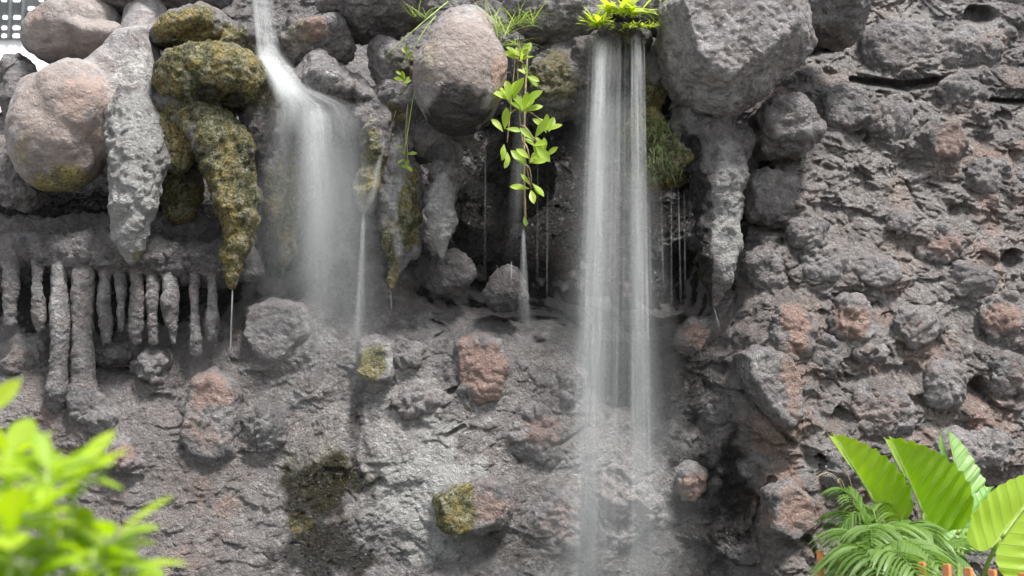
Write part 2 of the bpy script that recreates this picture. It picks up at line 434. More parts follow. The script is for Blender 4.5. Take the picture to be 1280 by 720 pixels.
# stains: (channel, px, py, rx, ry, strength) ; channels r rust, m moss, p pale mineral, w wet rock and painted recess shade
WALL_STAINS = [
 ('r', 985, 415, 26, 45, .9), ('r', 985, 480, 28, 40, .6), ('r', 1063, 402, 26, 30, .8), ('r', 1172, 300, 30, 26, .55), ('r', 1120, 240, 20, 40, .6),
 ('r', 1250, 395, 26, 30, .8), ('r', 1262, 300, 24, 26, .4), ('r', 980, 640, 34, 40, .75), ('r', 1100, 520, 40, 40, .5), ('r', 1170, 180, 30, 26, .4),
 ('r', 1215, 500, 26, 34, .6), ('r', 1180, 430, 20, 24, .5), ('r', 1225, 75, 22, 40, .4), ('r', 680, 540, 34, 34, .5), ('r', 700, 330, 26, 30, .5), ('r', 705, 640, 36, 40, .6),
 ('r', 770, 620, 40, 45, .35), ('r', 285, 632, 18, 18, .55), ('r', 80, 580, 26, 26, .5), ('r', 60, 520, 16, 20, .5), ('r', 215, 700, 40, 20, .5), ('r', 1075, 70, 20, 30, .35),
 ('r', 1140, 330, 22, 26, .4), ('r', 1020, 470, 20, 50, .4), ('r', 865, 610, 16, 26, .8), ('r', 1190, 590, 30, 30, .35), ('r', 1090, 60, 30, 30, .3), ('r', 1255, 560, 25, 30, .4),
 ('b', 1120, 330, 260, 420, .42), ('b', 250, 580, 330, 170, .35), ('b', 660, 560, 120, 120, .3), ('b', 1000, 420, 60, 90, .6), ('b', 1120, 300, 90, 110, .4), ('b', 1220, 440, 80, 120, .4), ('b', 980, 640, 70, 90, .5), ('b', 1110, 500, 90, 60, .4), ('b', 250, 620, 120, 90, .4), ('b', 80, 560, 100, 90, .4), ('b', 250, 520, 70, 90, .3), ('b', 690, 560, 70, 60, .4), ('b', 1180, 180, 60, 50, .4), ('b', 700, 650, 60, 60, .4), ('b', 860, 430, 40, 50, .4),
 ('p', 1120, 240, 230, 330, .42), ('p', 1100, 60, 200, 120, .5), ('p', 460, 560, 190, 190, .4), ('p', 660, 560, 130, 150, .35), ('p', 540, 610, 80, 95, 1.0), ('p', 340, 520, 60, 60, .5), ('p', 520, 520, 70, 50, .6), ('p', 480, 540, 30, 90, .6), ('p', 340, 600, 40, 70, .3), ('p', 600, 560, 60, 30, .35), ('p', 620, 480, 50, 60, .25), ('p', 360, 660, 60, 40, .25), ('p', 770, 560, 60, 40, .3),
 ('p', 945, 470, 24, 30, .35), ('p', 1080, 280, 60, 40, .2), ('p', 1120, 60, 60, 40, .2), ('p', 215, 560, 40, 40, .15),
 ('m', 405, 600, 60, 50, .55), ('m', 415, 680, 60, 60, .35), ('m', 425, 600, 14, 10, .9), ('m', 378, 655, 22, 18, .8), ('m', 700, 100, 40, 50, .45), ('m', 640, 690, 30, 30, .25), ('m', 600, 250, 60, 70, .25), ('m', 390, 180, 40, 50, .3),
 ('w', 405, 615, 62, 58, .68), ('w', 410, 690, 74, 60, .68), ('w', 447, 540, 14, 80, .55), ('w', 640, 270, 130, 130, 1.2), ('w', 770, 250, 140, 190, 1.2), ('w', 840, 470, 60, 110, .6), ('w', 870, 640, 50, 120, .6),  # both strongest entries paint the shade of the central recess into the colour
 ('w', 768, 470, 40, 48, 1.), ('w', 912, 620, 22, 90, .7), ('w', 390, 240, 90, 130, .9), ('w', 640, 690, 90, 45, .45), ('w', 330, 400, 30, 40, .3), ('w', 130, 265, 190, 34, .95), ('w', 500, 300, 60, 80, .6),  # pocket, ridge flank and strip under left boulders are shade painted as dark rock
 ('w', 820, 700, 60, 60, .5), ('w', 140, 372, 190, 46, 1.2), ('w', 60, 60, 200, 200, .6), ('w', 720, 420, 50, 50, .4), ('w', 1115, 108, 60, 14, .4), ('w', 780, 690, 100, 70, .4),  # strongest entry paints the shade between the comb columns onto the back wall
]
_r = random.Random(77)
for _ in range(60):
    WALL_STAINS.append(('r', _r.uniform(945, 1290), _r.uniform(0, 640), _r.uniform(14, 40), _r.uniform(16, 44), _r.uniform(.3, .8)))
for _ in range(16):
    WALL_STAINS.append(('r', _r.uniform(20, 720), _r.uniform(460, 720), _r.uniform(10, 26), _r.uniform(10, 26), _r.uniform(.3, .6)))
CH = {'r': 0, 'm': 1, 'p': 2, 'b': 3}
def apply_stains(me, V, stains, depth, rough=0.55, seed=0.0, basewet=0.0, relief=1.0):
    n = len(V)
    st = np.zeros((n, 4), np.float32); wet = np.full(n, basewet, np.float32)
    nz = fbm(V.astype(np.float32), 0.16, 3, 3.3 + seed) * rough if stains else 0
    for ch, px, py, rx, ry, s in stains:
        y = depth if depth is not None else float(W(px, py)[1])
        c = P(px, py, y); k = S(y)
        d = np.sqrt(((V[:, 0] - c[0]) / (rx * k)) ** 2 + ((V[:, 2] - c[2]) / (ry * k)) ** 2) + nz
        v = s * sstep(1.25, 0.45, d)
        if ch == 'w': wet = np.maximum(wet, v)  # wet rock and painted shade share this mask
        else: st[:, CH[ch]] = np.maximum(st[:, CH[ch]], v)
    attr(me, 'relief', np.full(n, relief, np.float32))
    attr(me, 'stain', st, 'FLOAT_COLOR'); attr(me, 'wet', wet)

def wall_mesh():
    x0, x1, z0, z1, step = -3.75, 4.3, 0.25, 5.1, 0.0078
    xs = np.arange(x0, x1, step); zs = np.arange(z0, z1, step)
    nx, nz = len(xs), len(zs)
    X, Z = np.meshgrid(xs, zs); X = X.ravel(); Z = Z.ravel()
    # smooth base evaluated on a coarse grid and interpolated
    cx_ = np.linspace(x0, x1, 140); cz_ = np.linspace(z0, z1, 90)
    cX, cZ = np.meshgrid(cx_, cz_)
    B = base_depth(cX.ravel(), cZ.ravel()).reshape(90, 140)
    fx = (X - x0) / (x1 - x0) * 139; fz = (Z - z0) / (z1 - z0) * 89
    ix = np.clip(fx.astype(int), 0, 138); iz = np.clip(fz.astype(int), 0, 88); tx = fx - ix; tz = fz - iz
    Y = (B[iz, ix] * (1 - tx) + B[iz, ix + 1] * tx) * (1 - tz) + (B[iz + 1, ix] * (1 - tx) + B[iz + 1, ix + 1] * tx) * tz
    Q = np.stack([X, Y * 0.6, Z], 1).astype(np.float32)
    right = sstep(0.9, 1.35, X)                         # the right-hand mass is lumpier
    top_r = right * sstep(1.8, 3.0, Z)
    warp = np.stack([fbm(Q, 0.28, 3, 1.1), fbm(Q, 0.28, 3, 2.2), fbm(Q, 0.28, 3, 3.3)], 1) * 0.07
    Qw = Q + warp.astype(np.float32)
    a1, a2 = worley(Qw * np.array([1, 1, 0.85], np.float32), 0.30, 0.4)
    b1, b2 = worley(Qw, 0.125, 1.7)
    d1, d2 = worley(Q + warp.astype(np.float32) * 0.5, 0.055, 2.9)
    e1 = np.sqrt(np.clip(1 - a1 ** 2 * 1.1, 0, 1)); e2 = np.sqrt(np.clip(1 - b1 ** 2 * 1.1, 0, 1)); e3 = np.sqrt(np.clip(1 - d1 ** 2 * 1.1, 0, 1))
    sel = sstep(-0.15, 0.35, fbm(Q, 0.55, 2, 5.5))       # lumps come in patches
    sel2 = sstep(-0.25, 0.3, fbm(Q, 0.3, 2, 6.5))
    H = fbm(Q, 0.9, 3, 0.3) * 0.05
    H += e1 * (0.008 + 0.032 * right) * (0.25 + 0.75 * sel)
    H += e2 * (0.008 + 0.018 * right) * sel2
    sq = np.array([0.85, 1, 1.15], np.float32)
    H += billow(Qw * sq, 0.26, 1, 0.6) * (0.016 + 0.042 * right)
    H += billow((Q + warp.astype(np.float32) * 1.6) * sq, 0.10, 2, 1.6) * (0.016 + 0.026 * right)
    H += billow(Qw, 0.045, 1, 2.6) * (0.010 + 0.004 * right)
    H += fbm(Qw, 0.03, 2, 8.1) * 0.005
    # shelf-like breaks: sharpened steps that leave small overhangs
    sh = fbm(Q * np.array([0.6, 1, 1.6], np.float32), 0.33, 3, 9.4)
    H += np.tanh(sh * 12) * (0.008 + 0.008 * right)
    for st_ in STONES:
        c = W(st_[0], st_[1]); k = S(c[1])
        d = np.hypot((X - c[0]) / (st_[2] * k), (Z - c[2] - .25 * st_[3] * k) / (st_[3] * 1.1 * k)) + warp[:, 2] * 3.0
        H += st_[4] * 0.4 * sstep(1.6, 0.6, d)
    # cracks and holes seen in the photograph
    def seg(ax, az, bx, bz):
        dx, dz = bx - ax, bz - az; L = dx * dx + dz * dz + 1e-9
        t = np.clip(((X - ax) * dx + (Z - az) * dz) / L, 0, 1)
        return np.hypot(X - ax - t * dx, Z - az - t * dz)
    jig = warp[:, 0] * 0.5
    for pts, wd, dp in CRACKS:
        dist = np.full(len(X), 9.0)
        q = [W(*p) for p in pts]
        for u_, v_ in zip(q[:-1], q[1:]):
            dist = np.minimum(dist, seg(u_[0], u_[2], v_[0], v_[2]))
        H -= dp * sstep(wd, wd * 0.15, dist + jig * 0.35)
    for px, py, rx, ry, dp in HOLES:
        c = W(px, py); k = S(c[1])
        d = np.hypot((X - c[0]) / (rx * k), (Z - c[2]) / (ry * k)) + warp[:, 1] * 3.5
        H -= dp * sstep(1.1, 0.55, d)
    Yf = Y - H
    Zf = Z - 0.45 * np.clip(H, -0.05, 0.3) * 1.0
    # left end of the wall: rounded off towards the back
    bp = np.array([P(px, py, 0.35)[[0, 2]] for px, py in LEFT_EDGE])
    o = np.argsort(bp[:, 1])
    xb = np.interp(Z, bp[o, 1], bp[o, 0]) + fbm(Q, 0.2, 2, 4.4) * 0.02
    t = np.clip((X - xb) / 0.16, 0, 1)
    Yf = Yf + (1 - np.sqrt(np.clip(1 - (1 - t) ** 2, 0, 1))) * 1.0
    keep = X > xb - step
    V = np.stack([X, Yf, Zf], 1)
    global SURF
    SURF = (x0, z0, step, Yf.reshape(nz, nx))
    I = np.arange(nx * nz).reshape(nz, nx)
    Qd = np.stack([I[:-1, :-1], I[:-1, 1:], I[1:, 1:], I[1:, :-1]], -1).reshape(-1, 4)
    Qd = Qd[keep[Qd].all(1)]
    used = np.zeros(len(V), bool); used[Qd.ravel()] = True
    mp = np.cumsum(used) - 1
    return V[used], mp[Qd]
def surf_y(x, z):
    x0, z0, step, Yg = SURF
    i = int(np.clip((z - z0) / step, 3, Yg.shape[0] - 4)); j = int(np.clip((x - x0) / step, 3, Yg.shape[1] - 4))
    return float(np.median(Yg[i - 3:i + 4, j - 3:j + 4]))
def WS(px, py):
    y = 0.1
    for _ in range(8):
        q = P(px, py, y); y = 0.5 * y + 0.5 * surf_y(q[0], q[2])
    return P(px, py, y)
LEFT_EDGE = [(90, -300), (90, -40), (75, 0), (50, 50), (0, 80), (-40, 92), (-80, 130), (-80, 410), (-90, 445), (-120, 520), (-140, 900), (-140, 1200)]
CRACKS = [
 ([(490, 508), (520, 505), (548, 494), (572, 482)], .022, .05), ([(442, 520), (452, 550), (464, 580), (478, 600)], .05, .018), ([(478, 600), (455, 615)], .03, .04),
 ([(650, 578), (690, 558), (735, 532)], .022, .05), ([(640, 545), (650, 572)], .03, .05), ([(735, 620), (755, 655), (775, 672)], .018, .03), ([(560, 540), (580, 530)], .02, .04),
 ([(300, 565), (330, 560)], .02, .03), ([(1062, 98), (1095, 102), (1130, 106), (1168, 100)], .045, .16), ([(1232, 124), (1265, 126), (1290, 124)], .03, .12), ([(925, 200), (915, 225), (922, 250)], .07, .22),
 ([(925, 268), (955, 285), (990, 290)], .03, .10), ([(1050, 395), (1090, 372)], .02, .06), ([(930, 100), (985, 70), (1040, 60)], .06, .16), ([(925, 480), (955, 510), (985, 545)], .03, .08), ([(1018, 560), (1060, 575)], .03, .08),
 ([(960, 590), (940, 640), (950, 690)], .03, .06), ([(1090, 140), (1080, 175)], .03, .06), ([(1215, 480), (1235, 500)], .03, .07), ([(540, 400), (560, 415), (545, 420)], .02, .05), ([(255, 490), (230, 560)], .03, .03),
 ([(125, 455), (165, 462)], .04, .12), ([(1000, 660), (1020, 690)], .03, .06), ([(1130, 225), (1145, 260)], .02, .05),
]
HOLES = [(768, 470, 38, 46, .26), (1220, 18, 20, 14, .14), (1260, 322, 14, 18, .12), (1130, 200, 16, 20, .05), (1065, 160, 18, 16, .06), (1070, 225, 16, 24, .05), (1245, 150, 16, 20, .06), (1216, 485, 22, 24, .08), (1195, 260, 16, 14, .05),
         (1035, 255, 20, 14, .05), (1045, 515, 14, 14, .07), (1130, 455, 14, 16, .05), (1105, 395, 14, 12, .05), (900, 330, 16, 60, .08), (560, 405, 20, 10, .04), (200, 500, 20, 14, .03)]
STONES = [
 (345, 418, 42, 48, .18, .02, 0, 3, [('p', 355, 440, 30, 20, .3), ('r', 340, 440, 30, 14, .2)]),
 (266, 500, 36, 42, .14, .03, 0, 4, [('r', 268, 490, 34, 30, .8)]), (266, 555, 38, 34, .13, .03, 0, 6, [('r', 255, 540, 30, 24, .5)]),
 (471, 453, 25, 30, .12, .03, 0, 8, [('m', 465, 455, 24, 26, .8), ('p', 490, 450, 8, 26, .7)]),
 (601, 458, 31, 42, .10, .01, 0, 10, [('r', 602, 458, 34, 44, .95)]),
 (572, 635, 32, 34, .15, .05, 10, 12, [('m', 566, 635, 36, 34, 1.), ('p', 572, 625, 12, 18, .4)]), (613, 628, 34, 36, .15, .05, 0, 13, [('r', 612, 636, 32, 24, .6), ('w', 610, 605, 30, 12, .4)]),
 (160, 570, 24, 22, .10, .02, 0, 14, [('r', 160, 566, 22, 18, .9)]), (192, 466, 26, 24, .14, .08, 0, 15, []), (148, 441, 26, 14, .14, .08, 10, 16, []), (30, 448, 36, 26, .16, .05, 0, 17, [('r', 30, 450, 30, 20, .3)]),
 (870, 424, 26, 26, .12, .06, 0, 18, [('r', 870, 424, 26, 26, .8)]), (864, 608, 16, 24, .10, .06, 0, 19, [('r', 864, 608, 18, 26, 1.)]),
 (1171, 184, 34, 28, .15, .06, -10, 22, [('r', 1176, 182, 34, 26, .6)]), (1063, 402, 26, 30, .10, .03, 0, 23, [('r', 1063, 405, 24, 26, .95)]), (990, 412, 24, 38, .11, .03, 8, 24, [('r', 992, 410, 22, 34, 1.)]),
 (1172, 306, 28, 24, .10, .02, 0, 25, [('r', 1175, 306, 26, 22, .7)]), (1250, 394, 28, 28, .12, .03, 0, 26, [('r', 1250, 398, 26, 24, .8)]), (960, 246, 40, 40, .16, .02, 0, 27, [('r', 975, 235, 20, 20, .25)]),
 (958, 488, 36, 62, .16, .03, 24, 28, [('r', 982, 480, 18, 40, .7), ('p', 945, 460, 22, 22, .5)]), (985, 640, 32, 40, .14, .03, 0, 29, [('r', 985, 640, 30, 36, .85)]),
 (1088, 342, 34, 26, .13, .04, -14, 30, []), (1052, 138, 36, 32, .13, .04, 0, 31, []), (1100, 515, 38, 32, .12, .02, 0, 34, [('r', 1100, 515, 34, 28, .45)]), (675, 545, 32, 32, .08, .0, -20, 35, [('r', 680, 540, 28, 26, .6)]),
 (330, 540, 24, 30, .12, .03, 0, 36, [('p', 335, 540, 20, 24, .4)]), (700, 648, 40, 34, .10, .02, 0, 37, [('r', 700, 650, 36, 30, .5)]), (770, 625, 44, 50, .10, .02, 10, 38, [('r', 770, 620, 40, 40, .3)]),
 (385, 585, 36, 26, .10, .03, 0, 39, [('m', 385, 590, 40, 26, .6), ('w', 385, 590, 40, 26, .6)]), (1120, 60, 46, 36, .14, .05, 0, 40, [('p', 1120, 50, 30, 20, .3)]), (1210, 65, 34, 30, .12, .03, 0, 41, [('r', 1225, 62, 16, 30, .4)]),
 (1200, 120, 30, 24, .11, .03, 0, 42, []), (1110, 155, 24, 24, .10, .02, 0, 43, []), (1030, 330, 30, 26, .11, .02, 0, 44, []), (1140, 410, 26, 22, .10, .02, 0, 45, [('r', 1140, 410, 20, 20, .4)]), (1210, 350, 26, 22, .10, .02, 0, 46, []),
 (1235, 220, 30, 26, .12, .02, 0, 47, []), (1030, 445, 24, 20, .09, .02, 0, 48, []), (1180, 480, 30, 24, .11, .02, 0, 49, []), (1060, 590, 30, 20, .11, .03, 0, 50, []), (1190, 575, 36, 30, .11, .02, 0, 51, [('r', 1190, 570, 26, 20, .4)]), (1260, 470, 26, 26, .11, .02, 0, 52, [('r', 1265, 470, 20, 20, .4)]),
 (1240, 560, 30, 26, .12, .03, 0, 53, []), (960, 330, 24, 30, .10, .02, 0, 54, []), (1010, 290, 26, 20, .10, .02, 0, 55, []), (915, 540, 20, 30, .10, .03, 0, 56, [('w', 915, 540, 30, 40, .7)]), (925, 685, 28, 36, .12, .03, 0, 57, [('w', 915, 685, 30, 40, .7)]),
 (655, 690, 24, 18, .08, .02, 0, 58, []), (610, 690, 22, 18, .08, .02, 0, 59, []), (500, 440, 24, 20, .07, .01, 0, 60, []), (700, 480, 26, 22, .08, .01, 0, 61, []), (285, 640, 24, 22, .08, .02, 0, 62, [('r', 288, 632, 16, 16, .5)]),
 (220, 625, 30, 22, .08, .01, 0, 63, []), (120, 520, 24, 20, .08, .02, 0, 64, []), (320, 470, 16, 14, .06, .01, 0, 65, []), (530, 505, 36, 18, .07, .0, -8, 66, []), (1130, 280, 22, 18, .09, .02, 0, 67, []), (1085, 440, 20, 16, .08, .02, 0, 68, []),
]
OUTLINES = {
 3: [(310, 385), (340, 372), (380, 380), (390, 420), (376, 452), (345, 463), (318, 450), (304, 420)],
 4: [(240, 470), (270, 460), (298, 478), (305, 520), (298, 568), (270, 590), (240, 582), (228, 545), (236, 500)],
 8: [(449, 426), (472, 421), (494, 428), (497, 458), (490, 482), (462, 484), (448, 470)],
 10: [(573, 424), (600, 417), (628, 425), (632, 460), (622, 498), (600, 502), (572, 492), (569, 455)],
 12: [(541, 620), (560, 605), (600, 597), (632, 600), (643, 630), (630, 655), (595, 660), (570, 673), (548, 656)],
 22: [(1142, 172), (1160, 154), (1192, 158), (1206, 184), (1190, 208), (1156, 205)],
 28: [(920, 440), (945, 430), (985, 440), (1005, 480), (1003, 530), (985, 548), (955, 515), (930, 475)],
 29: [(955, 610), (985, 598), (1015, 620), (1018, 660), (990, 685), (958, 665)],
 30: [(1055, 335), (1085, 318), (1118, 330), (1125, 352), (1095, 368), (1062, 358)],
 31: [(1020, 120), (1050, 106), (1082, 120), (1086, 155), (1055, 172), (1024, 160)],
 40: [(1075, 45), (1110, 25), (1160, 35), (1170, 75), (1130, 98), (1082, 88)],
 27: [(928, 225), (955, 210), (995, 222), (1002, 260), (975, 285), (935, 275)],
}
STONES = [q for q in STONES if q[7] not in (6, 13, 39, 56, 57, 58, 59, 62, 63, 65)]
for q in STONES:
    if q[7] == 12: q[8].extend([('r', 614, 632, 30, 26, .7)])
    if q[7] == 4: q[8].extend([('r', 258, 540, 30, 24, .5)])
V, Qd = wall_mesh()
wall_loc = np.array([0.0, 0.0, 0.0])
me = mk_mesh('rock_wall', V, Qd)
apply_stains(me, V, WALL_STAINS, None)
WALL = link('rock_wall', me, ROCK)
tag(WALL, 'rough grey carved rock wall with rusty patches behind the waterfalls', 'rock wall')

# ------------------------------------------------------------------ rocks built from lobes and limbs
def ico(sub):
    import bmesh
    b = bmesh.new(); bmesh.ops.create_icosphere(b, subdivisions=sub, radius=1.0)
    b.verts.ensure_lookup_table()
    v = np.array([x.co[:] for x in b.verts]); f = np.array([[x.index for x in q.verts] for q in b.faces]); b.free()
    return v, f
ICO = {s: ico(s) for s in (2, 4, 5)}
def ellipsoid(px, py, rx, ry, rd, y, rot=0.0, facet=None, sub=4):
    v, f = ICO[sub]
    d = v.copy()
    r = np.ones(len(d))
    if facet is not None:
        rg = np.random.default_rng(facet)
        nn = rg.normal(size=(11, 3)); nn /= np.linalg.norm(nn, axis=1)[:, None]
        hh = rg.uniform(0.66, 0.92, 11)
        inv = np.ones((len(d), 12))
        inv[:, 1:] = np.clip((d @ nn.T) / hh, 0, None)
        r = 1.0 / (np.sum(inv ** 14, axis=1) ** (1 / 14.0)) * 1.06
    d = d * r[:, None]
    c = P(px, py, y); k = S(y)
    a = D2R(rot); ca, sa = math.cos(a), math.sin(a)
    x = d[:, 0] * rx * k; z = d[:, 2] * ry * k
    out = np.stack([ca * x - sa * z, d[:, 1] * rd, sa * x + ca * z], 1) + c
    return out, f
def hull(outline, y, rd, front=.72, back=.8, shift=(0, 0)):
    """angular mass: outline in photo pixels at depth y, bulging rd metres to the front and back"""
    import bmesh
    b = bmesh.new()
    o = np.array(outline, float); c = o.mean(0)
    for sc, dy in ((1.0, -.25), (1.0, .25), (front, -1.0), (back, 1.0)):
        for k, q in enumerate(o):
            jx = (hash((k, sc)) % 7 - 3) * .012
            p = c + (q - c) * (sc + jx) + (np.array(shift) if sc != 1.0 else 0)
            b.verts.new(P(p[0], p[1], y)[[0, 1, 2]] + np.array([0, rd * dy, 0]))
    r = bmesh.ops.convex_hull(b, input=list(b.verts))
    bmesh.ops.delete(b, geom=[v for v in b.verts if not v.link_faces], context='VERTS')
    bmesh.ops.triangulate(b, faces=list(b.faces))
    b.verts.index_update(); b.verts.ensure_lookup_table()
    v = np.array([x.co[:] for x in b.verts]); f = np.array([[x.index for x in q.verts] for q in b.faces]); b.free()
    return v, f
def limb(pts):
    """pts: (px, py, radius px, y[, depth squash])"""
    out = []
    q = [(P(p[0], p[1], p[3]), p[2] * S(p[3])) for p in pts]
    v, f = ICO[2]
    for (a, ra), (b, rb) in zip(q[:-1], q[1:]):
        L = np.linalg.norm(b - a); m = max(2, int(L / (0.30 * max(min(ra, rb), 0.012))))
        for t in np.linspace(0, 1, m):
            out.append((v * (ra + (rb - ra) * t) + a + (b - a) * t, f))
    return out
def rock(name, prims, vox=0.011, smooth=4, amp=1.0, low=0.05, lumps=0.014, wrinkle=0.009, seed=None, stains=(), depth=None, wet=0.0, parent=None, drip=False, relief=0.85):
    parts = []
    for p in prims:
        if isinstance(p, list): parts += p
        else: parts.append(p)
    o = 0; VV = []; FF = []
    for v, f in parts:
        VV.append(v); FF.append(f + o); o += len(v)
    me = mk_mesh('tmp', np.concatenate(VV), np.concatenate(FF))
    ob = bpy.data.objects.new('tmp', me); COL.objects.link(ob)
    r = ob.modifiers.new('r', 'REMESH'); r.mode = 'VOXEL'; r.voxel_size = vox; r.adaptivity = 0
    if smooth:
        s = ob.modifiers.new('s', 'SMOOTH'); s.factor = 0.5; s.iterations = smooth
    dg = bpy.context.evaluated_depsgraph_get()
    ev = ob.evaluated_get(dg)
    nm = bpy.data.meshes.new_from_object(ev)
    bpy.data.objects.remove(ob); bpy.data.meshes.remove(me)
    n = len(nm.vertices)
    co = np.empty(n * 3, np.float32); nm.vertices.foreach_get('co', co); co = co.reshape(-1, 3)
    no = np.empty(n * 3, np.float32); nm.vertex_normals.foreach_get('vector', no); no = no.reshape(-1, 3)
    sd_ = seed if seed is not None else float(co[:, 0].mean() * 3 + co[:, 2].mean())
    wq = co + np.stack([fbm(co, 0.2, 2, 1 + sd_), fbm(co, 0.2, 2, 2 + sd_), fbm(co, 0.2, 2, 3 + sd_)], 1) * 0.04
    h = fbm(co, 0.34, 3, 0.5 + sd_) * low
    l1, _ = worley(wq, 0.11, sd_)
    h += np.sqrt(np.clip(1 - l1 ** 2 * 1.1, 0, 1)) * lumps
    sc = np.array([1, 1, 0.45], np.float32) if drip else np.array([1, 1, 1.3], np.float32)
    h += (billow(wq * sc, 0.085, 2, 0.9 + sd_) - .6) * wrinkle * 2.6
    h += fbm(wq, 0.035, 2, 4 + sd_) * wrinkle * 1.1
    h += fbm(wq, 0.12, 2, 7 + sd_) * lumps * 1.2
    if drip:
        h = h * np.clip((co[:, 2] - co[:, 2].min()) / 0.15, 0.15, 1.0)
    co = co + no * (h * amp)[:, None]
    loc = origin_to(co)
    nm.vertices.foreach_set('co', (co - loc).astype(np.float32).ravel())
    nm.polygons.foreach_set('use_smooth', np.ones(len(nm.polygons), bool))
    nm.update(); nm.name = name
    apply_stains(nm, co, list(stains), depth if depth is not None else float(co[:, 1].min() + 0.1), seed=sd_, basewet=wet, relief=relief)
    nm.materials.clear(); nm.materials.append(ROCK)
    ob = bpy.data.objects.new(name, nm); COL.objects.link(ob); ob.location = loc
    if parent is not None:
        ob.parent = parent; ob.location = Vector(loc) - parent.location
    return ob
E = ellipsoid; L = limb
BG = 'boulders along the top of the rock wall'
SG = 'stalactites hanging under the boulders'
def boulder(label, prims, group=BG, **kw):
    o = rock('boulder', prims, **kw); tag(o, label, 'boulder', group); return o
def stalactite(label, prims, **kw):
    kw.setdefault('vox', 0.010); kw.setdefault('lumps', 0.014); kw.setdefault('low', 0.06); kw.setdefault('smooth', 4); kw.setdefault('drip', True); kw.setdefault('relief', 1.0); kw.setdefault('wrinkle', 0.010)
    o = rock('stalactite', prims, **kw); tag(o, label, 'stalactite', SG); return o

# left group
boulder('rounded brownish grey boulder with an orange edge beside the tower in the sky',
    [E(95, 40, 64, 42, .30, .10, 12), E(120, 52, 44, 30, .3, .06, 5, 72)], stains=[('r', 45, 18, 14, 20, .6), ('b', 100, 40, 90, 60, .7)], low=.03, lumps=.004, wrinkle=.003, relief=.55)
boulder('dark flat boulder wedged above the smooth pale rock saddle',
    [E(205, -6, 84, 28, .3, .15, 3, 73)], stains=[('p', 250, 0, 30, 20, .3), ('w', 205, 20, 70, 14, .5)], low=.03)
boulder('big smooth round boulder, pinkish tan with green moss on its underside',
    [E(74, 166, 62, 78, .36, -.20, 14), E(98, 138, 58, 62, .36, -.22, -10), E(62, 190, 46, 50, .3, -.18, 0), hull([(158, 34), (190, 34), (200, 90), (204, 140), (170, 175), (120, 150), (92, 100), (130, 86)], -.16, .2, .8, .9), L([(140, 165, 40, -.20), (152, 120, 44, -.18), (164, 78, 33, -.10), (176, 40, 26, .0), (185, 20, 26, .06)])],
    stains=[('r', 106, 122, 28, 60, .5), ('b', 70, 150, 90, 100, 1.0), ('m', 65, 222, 60, 22, .75), ('m', 30, 190, 18, 40, .4), ('p', 160, 85, 36, 50, .55), ('w', 100, 248, 60, 14, .4)], smooth=40, low=.035, lumps=.002, wrinkle=.0022, relief=.5, vox=.010)
boulder('knobbly grey rock standing on edge at the left end of the wall',
    [E(26, 125, 22, 48, .16, .10, -6), E(22, 95, 18, 26, .14, .12, 0)], lumps=.02)
boulder('dark grey rounded rock tucked under the pinkish boulder',
    [E(22, 218, 40, 50, .2, .05, 10)], lumps=.012)
boulder('flat orange mossy rock under the dark flat boulder',
    [E(243, 42, 56, 22, .26, -.05, 6), E(300, 58, 34, 18, .2, -.02, 25)], stains=[('m', 240, 40, 70, 40, .85), ('r', 245, 30, 34, 14, .8), ('p', 290, 45, 20, 14, .3)], lumps=.014)
boulder('dark green mossy boulder beside the top of the left waterfall',
    [E(266, 98, 72, 42, .30, -.25, -3)], stains=[('m', 266, 95, 120, 80, 1.0), ('r', 225, 70, 30, 20, .5), ('w', 280, 125, 60, 20, .7)], lumps=.016, wrinkle=.009, low=.03)
stalactite('thick pale grey stalactite growing out of the pinkish boulder',
    [L([(160, 118, 26, -.24), (168, 158, 33, -.36), (172, 200, 35, -.40), (168, 250, 31, -.40), (166, 292, 20, -.38), (165, 322, 9, -.37)])],
    stains=[('p', 165, 250, 60, 110, 1.3), ('p', 160, 150, 50, 50, .9), ('m', 168, 318, 12, 12, .6), ('w', 185, 180, 14, 40, .3)], lumps=.010, low=.03)
stalactite('mossy yellow green stalactite ending in a dripping point',
    [L([(222, 140, 34, -.18), (255, 160, 34, -.24), (285, 185, 31, -.30), (292, 240, 25, -.32), (293, 290, 22, -.30), (292, 330, 14, -.28), (290, 356, 6, -.27)])],
    stains=[('m', 280, 240, 90, 190, 1.0), ('p', 285, 215, 30, 70, .5), ('r', 296, 320, 10, 30, .4), ('w', 310, 200, 14, 60, .4)], lumps=.018)
stalactite('short blunt mossy stalactite between the pale one and the dripping one',
    [L([(222, 140, 34, -.2), (222, 170, 26, -.26), (222, 200, 20, -.26)])], stains=[('m', 220, 170, 70, 90, 1.0), ('p', 218, 180, 20, 30, .4)])
stalactite('stubby grey stalactite in the shade behind the blunt mossy one',
    [L([(226, 190, 30, .1), (226, 235, 26, .06), (224, 262, 20, .05)])], stains=[('m', 226, 250, 50, 50, .8)])
boulder('dark wet rock between the mossy stalactite and the left waterfall',
    [E(325, 150, 28, 70, .2, -.05, 4), L([(322, 200, 20, .0), (314, 300, 16, .02), (312, 335, 18, .0)])], group='wet rocks in the recess', wet=.5, stains=[('m', 320, 120, 30, 40, .5)])
